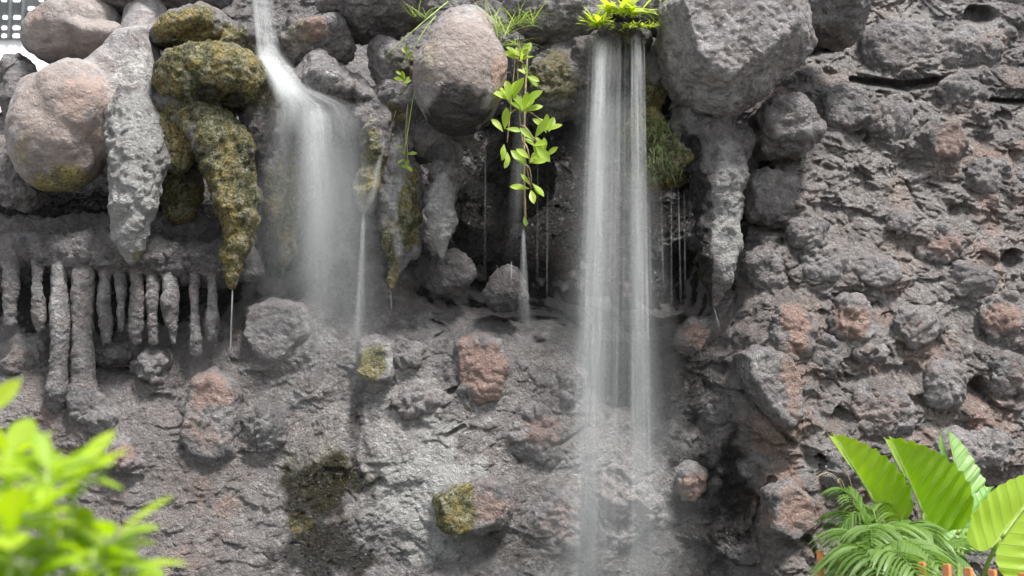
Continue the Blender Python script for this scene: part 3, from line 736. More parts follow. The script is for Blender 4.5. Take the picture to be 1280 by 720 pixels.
# centre
boulder('pink topped boulder on the right of the left waterfall',
    [E(398, 52, 48, 38, .24, -.05, 18, 74)], stains=[('r', 400, 38, 24, 18, .85), ('m', 372, 45, 24, 30, .4), ('w', 410, 75, 40, 16, .4)])
boulder('large dark grey boulder overhanging a black gap',
    [E(468, 4, 68, 43, .32, -.08, 10, 75)], stains=[('p', 450, 5, 40, 24, .25), ('m', 515, 15, 20, 24, .5)])
boulder('sloping weathered ledge rock the left waterfall slides past',
    [E(415, 112, 64, 34, .30, -.12, -14, 76), E(455, 150, 34, 40, .24, -.02, 0, 77)], stains=[('p', 400, 105, 50, 20, .4), ('m', 480, 150, 20, 30, .5), ('w', 430, 160, 50, 20, .5)], lumps=.014)
boulder('grey wet rock beside the big brown round boulder',
    [E(493, 84, 32, 38, .22, -.05, -10, 78)], stains=[('m', 500, 80, 24, 24, .45), ('w', 500, 110, 30, 14, .6)])
boulder('rock packed low behind the hanging weeds',
    [E(505, 135, 46, 40, .26, .02, 0), E(545, 170, 40, 26, .22, .05, 0)], wet=.35, stains=[('m', 490, 150, 20, 26, .7)])
boulder('big brown egg shaped boulder with a darker lower half',
    [E(574, 95, 60, 82, .36, -.34, -6), E(582, 60, 48, 52, .30, -.30, 0)], stains=[('r', 625, 95, 16, 30, .7), ('b', 578, 70, 70, 80, 1.0), ('w', 570, 145, 66, 44, .8), ('p', 575, 20, 30, 16, .3), ('m', 535, 80, 16, 40, .4)], low=.03, lumps=.002, wrinkle=.0028, smooth=10, vox=.009, relief=.55)  # w entry paints the shade of the lower half into the colour
boulder('dark grey rounded boulder between the grass and the right waterfall',
    [E(692, 14, 64, 46, .30, -.02, 4, 79)], stains=[('w', 700, 45, 50, 14, .4), ('p', 730, 10, 20, 14, .3)])
boulder('tall wet mossy rock under the dark boulder left of the right waterfall',
    [E(696, 105, 44, 52, .26, .0, 0), E(738, 80, 40, 26, .22, -.02, -12)], wet=.35, stains=[('m', 690, 95, 40, 50, .6), ('p', 735, 66, 20, 10, .4)], lumps=.02)
boulder('ledge rock the right waterfall pours over',
    [E(772, 56, 42, 13, .30, -.02, -4), E(770, 30, 40, 22, .3, .25, 0), E(815, 20, 30, 30, .2, .2)], stains=[('m', 775, 62, 50, 20, .7), ('p', 805, 5, 20, 20, .5)], wet=.4)
boulder('huge angular pale grey boulder right of the right waterfall',
    [hull([(822, 20), (840, -30), (985, -40), (1004, 0), (1018, 58), (996, 82), (948, 106), (932, 132), (905, 151), (872, 146), (846, 112), (828, 66)], -.28, .40, .66, .8, (-8, -6))], stains=[('p', 900, 50, 60, 50, .3), ('p', 985, 60, 20, 20, .25)], low=.03, lumps=.004, smooth=9, vox=.0095, wrinkle=.007, relief=.75)
boulder('grey boulder at the top beside the huge angular one',
    [E(1038, 8, 56, 50, .3, -.02, 8, 80)], stains=[('p', 1040, 0, 40, 30, .2)])
boulder('green mossy mound at the right edge of the right waterfall',
    [E(812, 168, 26, 32, .20, -.06, 8, 91), E(838, 198, 34, 34, .22, -.10, 0, 92), E(814, 208, 24, 26, .2, -.08, 0, 93), E(815, 110, 26, 60, .2, .1, 0, 94)], stains=[('m', 820, 180, 90, 100, 1.0)], lumps=.02, wrinkle=.012, wet=.3)
stalactite('long grey stalactite with a wet black left edge below the huge angular boulder',
    [L([(880, 160, 44, -.14), (896, 205, 34, -.2), (898, 255, 25, -.24), (897, 305, 18, -.24), (895, 345, 12, -.23), (892, 380, 5, -.22)]), L([(915, 180, 26, -.1), (880, 190, 34, -.12)])],
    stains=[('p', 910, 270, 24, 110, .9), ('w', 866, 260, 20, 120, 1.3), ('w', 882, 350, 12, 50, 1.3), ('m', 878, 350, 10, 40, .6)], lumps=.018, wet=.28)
boulder('squarish grey rock jutting from the wall below the huge angular boulder',
    [hull([(940, 150), (955, 130), (990, 128), (1010, 145), (1020, 175), (1000, 195), (955, 192), (942, 175)], .02, .26)], stains=[('p', 1000, 150, 20, 20, .3)])
# stalactites of the centre
stalactite('mossy stalactite half hidden behind the veil of the left waterfall',
    [L([(362, 150, 40, .1), (358, 220, 34, .05), (357, 275, 22, .02), (356, 325, 8, 0)])], stains=[('m', 358, 260, 40, 80, .9), ('p', 355, 250, 20, 40, .4)], wet=.3)
stalactite('slim mossy stalactite feeding a thin jet of water',
    [L([(472, 140, 22, -.15), (470, 190, 17, -.2), (460, 230, 12, -.2), (454, 262, 5, -.2)])], stains=[('m', 465, 220, 24, 60, .9), ('p', 460, 170, 16, 40, .4)])
stalactite('broad stalactite streaked with orange moss below the hanging weeds',
    [L([(500, 170, 24, -.05), (498, 220, 23, -.12), (496, 280, 21, -.14), (492, 325, 13, -.13), (489, 358, 5, -.12)]), L([(512, 215, 14, -.1), (515, 270, 12, -.1), (514, 310, 6, -.1)])],
    stains=[('m', 514, 270, 14, 60, 1.0), ('m', 484, 320, 14, 50, .9), ('p', 497, 250, 18, 80, .8), ('r', 516, 260, 8, 40, .6)], lumps=.016)
stalactite('grey pointed stalactite under the brown egg shaped boulder',
    [L([(520, 190, 13, .1), (545, 182, 18, .0), (560, 195, 20, -.08), (562, 225, 17, -.12), (554, 250, 20, -.14), (553, 285, 15, -.14), (552, 320, 4, -.13)])],
    stains=[('p', 554, 275, 30, 60, 1.0), ('w', 540, 190, 40, 16, .5)], lumps=.016)
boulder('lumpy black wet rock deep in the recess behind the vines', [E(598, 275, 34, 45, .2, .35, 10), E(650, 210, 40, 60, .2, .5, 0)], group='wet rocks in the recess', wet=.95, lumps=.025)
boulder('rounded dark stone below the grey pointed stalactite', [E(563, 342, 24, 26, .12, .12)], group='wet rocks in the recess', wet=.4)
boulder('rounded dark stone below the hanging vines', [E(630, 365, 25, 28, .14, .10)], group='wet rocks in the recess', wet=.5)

# stones set in the wall: parts of the wall
def stone(px, py, rx, ry, rd, lift, rot=0, facet=None, stains=(), **kw):
    flush = (px > 930 and facet not in (22, 28, 29, 30, 31)) or facet in (10, 35, 37, 38, 60, 61, 66)
    if flush: rd = rd * .6
    c = WS(px, py); y = c[1] + rd * (.55 if flush else .5) - lift * 0.4
    k = S(c[1]); r_ = min(rx, ry) * k
    kw.setdefault('vox', 0.0095); kw.setdefault('smooth', 2); kw.setdefault('lumps', .016); kw.setdefault('wrinkle', .011)
    rg_ = random.Random(facet * 3 + 1)
    pr = [hull(OUTLINES[facet], y, rd, .78, .9)] if facet in OUTLINES else [E(px, py, rx, ry, rd, y, rot, facet)]
    for q in range(0 if facet in OUTLINES else 3):                       # knobs that break the outline
        th = rg_.uniform(0, 6.28)
        pr.append(E(px + math.cos(th) * rx * .55, py + math.sin(th) * ry * .55, rx * rg_.uniform(.4, .65), ry * rg_.uniform(.4, .65), rd * rg_.uniform(.6, .95), y + rd * rg_.uniform(.0, .25), rg_.uniform(-30, 30), facet + 100 + q))
    if facet in OUTLINES: kw.update(lumps=.007, wrinkle=.006)
    return rock('stone', pr, parent=WALL, stains=stains, depth=y, low=.02 if facet in OUTLINES else .03 + r_ * .2, seed=facet * 1.3, **kw)
for s in STONES:
    px, py, rx, ry, rd, lift, rot, fc, stn = s
    stone(px, py, rx, ry, rd, lift, rot, fc, stn)

# ------------------------------------------------------------------ comb of dripstone columns on the left
y0 = .02
lipc = P(140, 430, y0)
COMB = empty('dripstone_curtain', lipc)
tag(COMB, 'row of grey dripstone columns like a comb with dark slots between them', 'rock curtain')
rock('lip', [L([(-20, 322, 24, .0), (60, 316, 24, -.04), (130, 318, 26, -.07), (200, 324, 26, -.07), (265, 326, 26, -.04), (285, 322, 18, .06)]), L([(-20, 298, 20, .18), (140, 288, 24, .14), (270, 296, 20, .18)])],
     parent=COMB, depth=0, lumps=.016, wrinkle=.012, wet=0, relief=1.0)
for i, (px, top, bot, wd, slant) in enumerate([(13, 315, 412, 17, 0), (47, 315, 420, 17, 2), (75, 310, 505, 21, -2), (103, 318, 520, 25, 3), (129, 318, 436, 17, 4), (150, 322, 421, 13, 2), (170, 322, 434, 14, 1), (190, 322, 436, 14, 2),
                              (211, 322, 438, 14, 6), (243, 325, 450, 14, 1), (265, 325, 432, 17, 0)]):
    r = wd * .5; bot = bot if bot > 480 else bot - 6
    rg = random.Random(i)
    m = (top + bot) / 2
    long = bot > 480
    pts = [(px, top - 4, r * 1.25, -.08), (px + slant * .3, top + 25, r * 1.0, -.13), (px + slant * .5 + rg.uniform(-2, 2), m, r * (.8 + .35 * rg.random()), -.15)]
    if long: pts += [(px + slant * .8, m + 55, r * 1.05, -.13), (px + slant, bot - 20, r * 1.5, -.13), (px + slant, bot, r * 1.2, -.10)]
    else: pts += [(px + slant * .8, bot - 22, r * 1.0, -.13), (px + slant, bot - 4, r * .75, -.11)]
    rock('column', [L(pts)], parent=COMB, vox=.0075, smooth=3, lumps=.004, low=.020, wrinkle=.004, relief=.9, depth=-.1, seed=i * 1.7,
         stains=[('p', px + 4, m + rg.uniform(-30, 30), 6, 50, .5)] if i in (4, 5, 10, 2, 8) else [('p', px, bot - 20, 14, 30, .25)])

# ------------------------------------------------------------------ falling water
def ribbon(px_top, py_top, px_bot, py_bot, w_top, w_bot, y_top, y_bot, dens, yaw, seed, fade_top=0.02, fade_bot=0.3, ns=26, path=None, curl=0.3):
    """one soft vertical strip of water, curved across; widths in photo pixels"""
    nu = 9
    if path is None:
        ts = np.linspace(0, 1, ns)
        rows = []
        for t in ts:
            sp = 0.15 * t + 0.85 * t ** 0.5 if False else t
            px = px_top + (px_bot - px_top) * sp; py = py_top + (py_bot - py_top) * t
            y = y_top + (y_bot - y_top) * min(1, (t * 4)) ** 0.6
            rows.append((px, py, w_top + (w_bot - w_top) * sp, y))
    else: rows = path
    V = []; U = []; A = []
    ln = 0; prev = None
    cy, sy = math.cos(yaw), math.sin(yaw)
    m = len(rows)
    for k, (px, py, wd, y) in enumerate(rows):
        c = P(px, py, y); hw = wd * S(y) / 2
        if prev is not None: ln += np.linalg.norm(c - prev)
        prev = c
        t = k / (m - 1)
        fd = (min(1, t / fade_top) if fade_top > 0 else 1) * (min(1, (1 - t) / fade_bot) if fade_bot > 0 else 1)
        for j in range(nu):
            s = j / (nu - 1) * 2 - 1
            off = s * hw; bow = -curl * hw * (1 - s * s)
            V.append(c + np.array([off * cy - bow * sy, off * sy + bow * cy, 0]))
            U.append((off + seed * 3.17, ln + seed * 1.3))
            A.append(dens * fd * (1 - s * s) ** 1.3)
    Fc = [(k * nu + j, k * nu + j + 1, (k + 1) * nu + j + 1, (k + 1) * nu + j) for k in range(m - 1) for j in range(nu - 1)]
    return np.array(V), Fc, U, A
def water_part(name, ribs, parent, soft=.3):
    V = []; Fc = []; U = []; A = []; o = 0
    for v, f, u, a in ribs:
        V.append(v); Fc += [tuple(i + o for i in q) for q in f]; U += u; A += a; o += len(v)
    V = np.concatenate(V) - np.array(parent.location)
    me = mk_mesh(name, V, np.array(Fc))
    set_uv(me, np.array(U)); attr(me, 'flow', A); attr(me, 'soft', np.full(len(V), soft))
    return link(name, me, WATER, parent)
rg = random.Random(3)
# right waterfall
FALL_R = empty('waterfall', P(770, 900, -.42))
tag(FALL_R, 'tall straight waterfall in two white bands pouring over the mossy ledge', 'waterfall', 'waterfalls down the rock wall')
ribs = []
def fallcol(pt, pb, n, wt, wb, d, spread_t, spread_b, y=-.42, bot=900, top=42, fb=.25):
    out = []
    for k in range(n):
        a = rg.gauss(0, 1)
        a = max(-1.8, min(1.8, a))
        out.append(ribbon(pt + a * spread_t, top + rg.uniform(-2, 4), pb + a * spread_b, bot, wt * rg.uniform(.6, 1.3), wb * rg.uniform(.7, 1.3), -.40 + rg.uniform(-.05, .03), y - .04 + rg.uniform(-.09, .09), d * rg.uniform(.6, 1.25), rg.uniform(-.5, .5), rg.random() * 9, .015, fb))
    return out
water_part('water_band', fallcol(753, 722, 10, 20, 48, .155, 8, 14, fb=.95) + fallcol(750, 730, 14, 3, 9, .26, 9, 14, fb=.95), FALL_R, .25)
water_part('water_band', fallcol(768, 755, 14, 2.2, 6, .11, 17, 26, fb=.9), FALL_R, .1)
water_part('water_band', fallcol(796, 803, 9, 10, 42, .11, 4, 11, fb=.95) + fallcol(796, 801, 10, 3, 8, .24, 6, 10, fb=.95), FALL_R, .25)
water_part('water_veil', fallcol(774, 764, 9, 26, 60, .038, 13, 24, fb=.8) + fallcol(775, 766, 8, 4, 8, .06, 13, 26, fb=.8), FALL_R, .4)
water_part('spray', fallcol(770, 764, 14, 60, 130, .028, 16, 50, fb=.3, top=110) + fallcol(795, 832, 8, 40, 80, .036, 8, 24, top=200), FALL_R, .85)
# left waterfall
FALL_L = empty('waterfall', P(395, 440, -.38))
tag(FALL_L, 'broad misty waterfall sliding off the left ledge and dissolving into spray', 'waterfall', 'waterfalls down the rock wall')
ribs = []
for k in range(9):
    a = rg.gauss(0, 1) * .8
    ribs.append(ribbon(322 + a * 10, -60, 338 + a * 12, 84, 8, 10, -.10, -.24, .42 * rg.uniform(.6, 1.2), rg.uniform(-.4, .4), rg.random() * 9, 0, .12))
water_part('upper_chute', ribs, FALL_L)
ribs = []
for k in range(14):
    a = (rg.random() + rg.random() - 1) * 1.15
    y = -.34 + rg.uniform(-.06, .06)
    path = [(330 + a * 12, 55, 16, -.20), (338 + a * 14, 75, 20, -.24), (352 + a * 16, 95, 24, -.30 + a * .02), (368 + a * 24, 115, 28, y - .03), (388 + a * 42, 132, 32, y - .09), (392 + a * 50, 150, 34, y - .12), (394 + a * 54, 175, 36, y - .13)]
    ribs.append(ribbon(0, 0, 0, 0, 0, 0, 0, 0, .36 * (1 - .45 * a) * rg.uniform(.6, 1.2), rg.uniform(-.25, .25), rg.random() * 9, .15, .6, path=path))
water_part('sliding_water', ribs, FALL_L, .6)
ribs = []
for k in range(34):
    a = (rg.random() + rg.random() - 1) * 1.25
    ribs.append(ribbon(394 + a * 46, 132 + rg.uniform(-4, 6), 402 + a * 84, 440 + rg.uniform(-110, 90), 34, 60, -.44, -.48 + rg.uniform(-.08, .08), .10 * rg.uniform(.3, 1.5) * (1.1 - .5 * max(0, a)), rg.uniform(-.5, .5), rg.random() * 9, .05, 1.0))
water_part('falling_veil', ribs, FALL_L, .55)
ribs = []
for k in range(12):
    a = (rg.random() + rg.random() - 1) * 1.3
    ribs.append(ribbon(400 + a * 45, 150, 402 + a * 62, 480 + rg.uniform(-40, 60), 60, 90, -.45, -.45 + rg.uniform(-.12, .12), 0.055 * rg.uniform(.7, 1.3), rg.uniform(-.5, .5), rg.random() * 9, .25, .7))
water_part('spray', ribs, FALL_L, .9)
# trickles
def trickle(label, pt, pyt, pb, pyb, wt, wb, y, d, n=2, group='thin trickles of water', fb=.4):
    o = empty('water_trickle', P(pb, pyb, y)); tag(o, label, 'water trickle', group)
    water_part('strand', [ribbon(pt + rg.uniform(-.4, .4) * wt, pyt, pb + rg.uniform(-.4, .4) * wb, pyb, wt, wb, y, y + rg.uniform(-.02, .02), d, rg.uniform(-.5, .5), rg.random() * 9, .02, fb, ns=14) for _ in range(n)], o)
trickle('thin white jet falling from the slim mossy stalactite', 455, 262, 447, 470, 5, 18, -.22, .32, 3, fb=.95)
trickle('faint spray slanting off the rock beside the slim mossy stalactite', 479, 170, 462, 270, 6, 16, -.28, .2, 3)
trickle('thin white jet falling from the tip of the hanging vines', 655, 284, 656, 420, 4, 14, -.22, .34, 3, fb=.95)
trickle('narrow veil of water running down behind the hanging vines', 655, 75, 648, 300, 16, 22, -.1, .10, 4)
trickle('fine thread of water dripping off the mossy dripping stalactite', 290, 358, 288, 445, 2.5, 2.5, -.27, .75, 1, fb=.15)
trickle('fine thread of water dripping off the orange streaked stalactite', 488, 360, 489, 395, 2.5, 2.5, -.12, .6, 1)
trickle('fine thread of water dripping off the long grey stalactite', 892, 382, 900, 412, 2.5, 2.5, -.22, .7, 1)
trickle('fine thread of water below the stalactite behind the left veil', 356, 328, 350, 360, 3, 3, 0, .6, 1)
for px, a, b, d in [(812, 228, 400, .3), (826, 232, 370, .35), (838, 230, 390, .35), (848, 228, 400, .5), (855, 232, 380, .35), (868, 225, 300, .25)]:
    trickle('faint thread of water dripping under the green mossy mound', px, a, px + 3, b, 2.5, 3.5, -.10, d, 1, 'drips under the mossy mound')
for px, a, b, d in [(606, 180, 340, .2), (622, 330, 395, .4), (640, 325, 390, .4), (672, 200, 360, .18), (684, 230, 380, .18)]:
    trickle('faint thread of water dripping in the dark recess beside the vines', px, a, px, b, 2.5, 4, .0, d, 1, 'drips in the dark recess')

# ------------------------------------------------------------------ leaves
def leaf_mesh(name, shape, width, nu=9, nv=5, fold=0.25, droop=0.25, wave=0.0):
    V = []; U = []
    for i in range(nu):
        t = i / (nu - 1)
        if shape == 'obovate': h = (math.sin(math.pi * min(1, t ** 1.35)) ** 0.8) if 0 < t < 1 else 0.02
        elif shape == 'blade': h = (1 - t) ** 0.7 * min(1, .35 + t * 3)
        else: h = math.sin(math.pi * t ** 0.85) ** 1.1 if 0 < t < 1 else 0.02
        h = max(h, 0.02)
        for j in range(nv):
            s = j / (nv - 1) * 2 - 1
            V.append((t * (1 - .1 * droop * t), s * h * width / 2, fold * abs(s) * h * width / 2 - droop * t * t * .5 + wave * math.sin(t * 14) * abs(s)))
            U.append((t, s * h))
    Fc = np.array([(i * nv + j, (i + 1) * nv + j, (i + 1) * nv + j + 1, i * nv + j + 1) for i in range(nu - 1) for j in range(nv - 1)])
    me = mk_mesh(name, V, Fc); set_uv(me, U); return me
def frame(direction, normal):
    x = np.asarray(direction, float); x /= np.linalg.norm(x)
    z = np.asarray(normal, float); z = z - x * (z @ x); z /= np.linalg.norm(z) + 1e-9
    y = np.cross(z, x)
    return Matrix(((x[0], y[0], z[0]), (x[1], y[1], z[1]), (x[2], y[2], z[2])))
def put_leaf(me, mat, parent, pos, direction, normal, size, name='leaf', wscale=1.0):
    if len(me.materials) == 0: me.materials.append(mat)
    o = bpy.data.objects.new(name, me); COL.objects.link(o); o.parent = parent
    o.matrix_local = Matrix.Translation(Vector(pos) - parent.location) @ frame(direction, normal).to_4x4() @ Matrix.Diagonal((size, size * wscale, size, 1))
    return o
def stem_part(parent, paths, mat, name='stem'):
    for p, r in paths:
        V, Fc = tube(p, r, 6)
        link(name, mk_mesh(name, V - np.array(parent.location), Fc), mat, parent)

SH = [leaf_mesh('shrub_leaf', 'obovate', .36, droop=.25 * k, fold=.3) for k in (0, .6, 1.2, 1.8)]
VI = [leaf_mesh('vine_leaf', 'obovate', .38, droop=.3 * k, fold=.25) for k in (0, .7, 1.4)]

# shrub close to the camera, lower left
YS = -5.4
SHRUB = empty('leafy_shrub', P(40, 1200, YS)); SHRUB.location.z = 0.0
tag(SHRUB, 'bright yellow green leafy shrub in front of the rock wall', 'shrub')
rg = random.Random(11)
whorls = [(a_, b_ + 30, c_, d_, e_ * .8) for a_, b_, c_, d_, e_ in [(118, 655, YS, 13, .115), (60, 560, YS - .05, 14, .125), (20, 600, YS - .12, 14, .13), (10, 535, YS + .05, 10, .12), (35, 665, YS - .1, 14, .13), (75, 715, YS - .05, 14, .125), (-30, 640, YS - .1, 12, .13), (5, 720, YS - .15, 13, .13),
          (150, 680, YS + .05, 11, .12), (140, 625, YS, 6, .12), (-20, 560, YS, 12, .125), (100, 740, YS - .1, 12, .12), (70, 620, YS + .1, 10, .11), (30, 760, YS - .2, 12, .13), (95, 560, YS, 9, .11), (45, 690, YS + .05, 12, .12)]]
stems = []
for (px, py, y, nl, sz) in whorls:
    c = P(px, py, y)
    base = np.array([SHRUB.location.x + rg.uniform(-.08, .08), y + rg.uniform(-.06, .06), 0.0])
    midp = np.array([(c[0] + base[0]) / 2 - .03, (c[1] + base[1]) / 2, c[2] * .6])
    stems.append((bez(base, midp, c, 9), np.linspace(.009, .0035, 9)))
    ax = c - midp; ax /= np.linalg.norm(ax)
    for k in range(nl):
        th = k * 2.399 + rg.uniform(-.3, .3); el_ = rg.uniform(-.25, .85)
        d = np.array([math.cos(th) * math.cos(el_), math.sin(th) * math.cos(el_) * .8, math.sin(el_) * .9])
        nrm = np.array([0, -.25, 1]) + rg.uniform(-.3, .3) * np.array([1, 0, 0])
        put_leaf(SH[rg.randrange(4)], M_SHRUB, SHRUB, c - ax * rg.uniform(0, .05), d, nrm, sz * rg.uniform(.7, 1.2))
stem_part(SHRUB, stems, M_STEM)
put_leaf(SH[1], M_SHRUB, SHRUB, P(-26, 524, YS + .1), P(20, 478, YS + .1) - P(-26, 524, YS + .1), (.3, -1, .4), .085)

# vines with leafy tips between the egg boulder and the right waterfall
def sprig_plant(name, label, cat, root, tips, mat, meshes, size, stem_mat=M_WOODY, nl=8, group=None, seed=1, main=None):
    e = empty(name, root); tag(e, label, cat, group)
    r_ = random.Random(seed); st = []
    for (px, py, y, k, hang, sz) in tips:
        k = max(3, int(k * .85))
        c = P(px, py, y)
        r0 = np.asarray(root)
        if main is not None: r0 = main[int(np.argmin(np.abs(main[:, 2] - c[2] - .13)))]
        mid_ = (r0 + c) / 2 + np.array([r_.uniform(-.03, .03), -.05 if main is not None else -.10, .04])
        pth = bez(r0, mid_, c, 10); st.append((pth, np.linspace(.006, .003, 10)))
        for q in range(k):
            th = q * 2.4 + r_.uniform(-.4, .4)
            upv = r_.uniform(.2, 1.3) if not hang else r_.uniform(-1.0, 1.0)
            d = np.array([math.cos(th) * .75, math.sin(th) * .5 - .25, upv])
            put_leaf(meshes[r_.randrange(len(meshes))], mat, e, pth[-1 - min(3, q // 4)] + np.array([r_.uniform(-.01, .01), 0, r_.uniform(-.03, .02)]), d, (r_.uniform(-.8, .8), -1.2, .5), size * sz * r_.uniform(.75, 1.25))
    stem_part(e, st, stem_mat)
    return e
VINE = sprig_plant('hanging_vine', 'long trailing vine with bright green leaves hanging beside the egg shaped boulder', 'vine', P(648, 40, -.12),
    [(650, 72, -.42, 9, False, 1.0), (658, 92, -.40, 6, True, .8), (636, 125, -.48, 9, False, 1.2), (655, 140, -.46, 8, False, 1.15), (630, 160, -.47, 4, True, 1.1), (668, 180, -.46, 8, True, 1.2), (685, 162, -.42, 7, False, 1.1), (680, 190, -.42, 4, False, 1.0), (662, 205, -.46, 7, True, 1.1), (664, 232, -.45, 6, True, 1.0)],
    M_VINE, VI, .11, seed=5, main=bez(P(650, 42, -.15), P(640, 130, -.50), P(664, 236, -.45), 30))
for k in range(4):
    put_leaf(VI[2], M_DEAD, VINE, P(630 + k * 2, 180 + k * 5, -.46), (random.uniform(-.3, .3), -.3, -1), (.3, -1, 0), .085, name='dry_leaf')
stem_part(VINE, [(bez(P(650, 42, -.15), P(640, 130, -.50), P(664, 236, -.45), 20), .004), (bez(P(660, 60, -.15), P(652, 160, -.4), P(657, 282, -.3), 14), np.linspace(.006, .008, 14)), (bez(P(645, 60, -.15), P(640, 120, -.45), P(634, 178, -.47), 10), .004)], M_WOODY, 'trailing_root')
put_leaf(VI[0], M_VINE, VINE, P(655, 270, -.36), (.2, -.2, -1), (0, -1, .2), .07)
WEED = sprig_plant('hanging_weed', 'small green weed sprouting in the crack left of the egg shaped boulder', 'weed', P(515, 110, -.15),
    [(505, 100, -.32, 6, False, .75), (507, 70, -.32, 3, False, .7), (507, 195, -.3, 6, True, .75), (510, 205, -.3, 4, True, .6), (490, 160, -.2, 5, True, .5)], M_VINE, VI, .085, seed=8)
stem_part(WEED, [(bez(P(560, 2, -.2), P(525, 30, -.5), P(482, 70, -.38), 12), .0045), (bez(P(545, 20, -.2), P(525, 40, -.48), P(512, 75, -.35), 10), .0035), (bez(P(520, 100, -.3), P(512, 150, -.35), P(505, 195, -.3), 10), .0035)], M_STEM, 'runner')

# grass tufts and weeds along the top
BL = [leaf_mesh('grass_blade', 'blade', .045, 7, 3, .3, k) for k in (.2, .7, 1.2, 1.8)]
def tuft(name, label, cat, px, py, y, nbl, length, spread, mat=M_GRASS, meshes=BL, seed=2, up=1.0, group='weeds along the top of the wall', nm='blade', fwd=-.3):
    e = empty(name, P(px, py, y)); tag(e, label, cat, group)
    r_ = random.Random(seed)
    for k in range(nbl):
        d = np.array([r_.gauss(0, .55), fwd + r_.uniform(-.4, .25), up * r_.uniform(.35, 1.1)])
        put_leaf(meshes[r_.randrange(len(meshes))], mat, e, P(px + r_.uniform(-1, 1) * spread, py + r_.uniform(-.2, .2) * spread, y + r_.uniform(-.05, .05)), d, (r_.uniform(-.5, .5), -.6, 1), length * r_.uniform(.55, 1.25), name=nm)
    return e
tuft('grass_tuft', 'tuft of long grass growing above the trailing vine', 'grass', 622, 44, -.42, 60, .22, 16, seed=4, fwd=-.05)
tuft('grass_tuft', 'sparse dry grass blades drooping over the dark boulder beside the waterfall', 'grass', 644, 56, -.40, 22, .15, 8, seed=6, up=.3)
FB = [leaf_mesh('fern_leaf', 'obovate', .30, 8, 5, .2, k) for k in (.4, 1.0, 1.6)]
tuft('grass_tuft', 'loose green grass spilling between the two dark boulders at the top', 'grass', 655, 30, -.34, 30, .18, 14, seed=31, up=.5)
tuft('grass_tuft', 'few green blades beside the runner left of the egg shaped boulder', 'grass', 525, 22, -.42, 14, .14, 12, seed=33, up=.7)
tuft('fern', 'bright yellow green fern clump left of the right waterfall top', 'fern', 748, 34, -.40, 34, .12, 9, M_FERN, FB, 9, nm='frond', up=.7)
tuft('weed', 'broad leaved lime green weed above the right waterfall', 'weed', 780, 20, -.34, 34, .18, 20, M_FERN, FB, 10, nm='leaf', up=.6)
tuft('moss_clump', 'low yellow green clump of tiny leaves on the waterfall ledge', 'moss clump', 802, 34, -.40, 70, .045, 16, M_FERN, FB, 12, nm='leaf', up=.6)
tuft('moss_clump', 'dark green clump of tiny leaves clinging above the waterfall ledge', 'moss clump', 775, 36, -.3, 40, .05, 12, M_VINE, FB, 14, nm='leaf', up=.3)
tuft('weed', 'small green sprig behind the huge angular boulder', 'weed', 828, 6, .05, 10, .10, 6, M_VINE, FB, 15, nm='leaf')
MS = [leaf_mesh('moss_leaf', 'blade', .16, 5, 3, .3, k) for k in (.6, 1.4)]
M_MOSS = leaf_material('moss_leaf', (0.045, 0.075, 0.022), (0.12, 0.165, 0.05), .2, .7)
e = empty('moss_mat', P(824, 230, -.25)); tag(e, 'shaggy dark green moss hanging on the mound beside the right waterfall', 'moss')
r_ = random.Random(20)
for k in range(260):
    px = 824 + r_.gauss(0, 15); py = 188 + r_.uniform(-44, 36)
    put_leaf(MS[k % 2], M_MOSS, e, P(px, py, -.385 + ((px - 824) / 45) ** 2 * .14 + ((py - 188) / 50) ** 2 * .14), (r_.uniform(-.6, .6), -.6, r_.uniform(-1, .2)), (r_.uniform(-.4, .4), -.5, 1), r_.uniform(.03, .065), name='moss_blade')

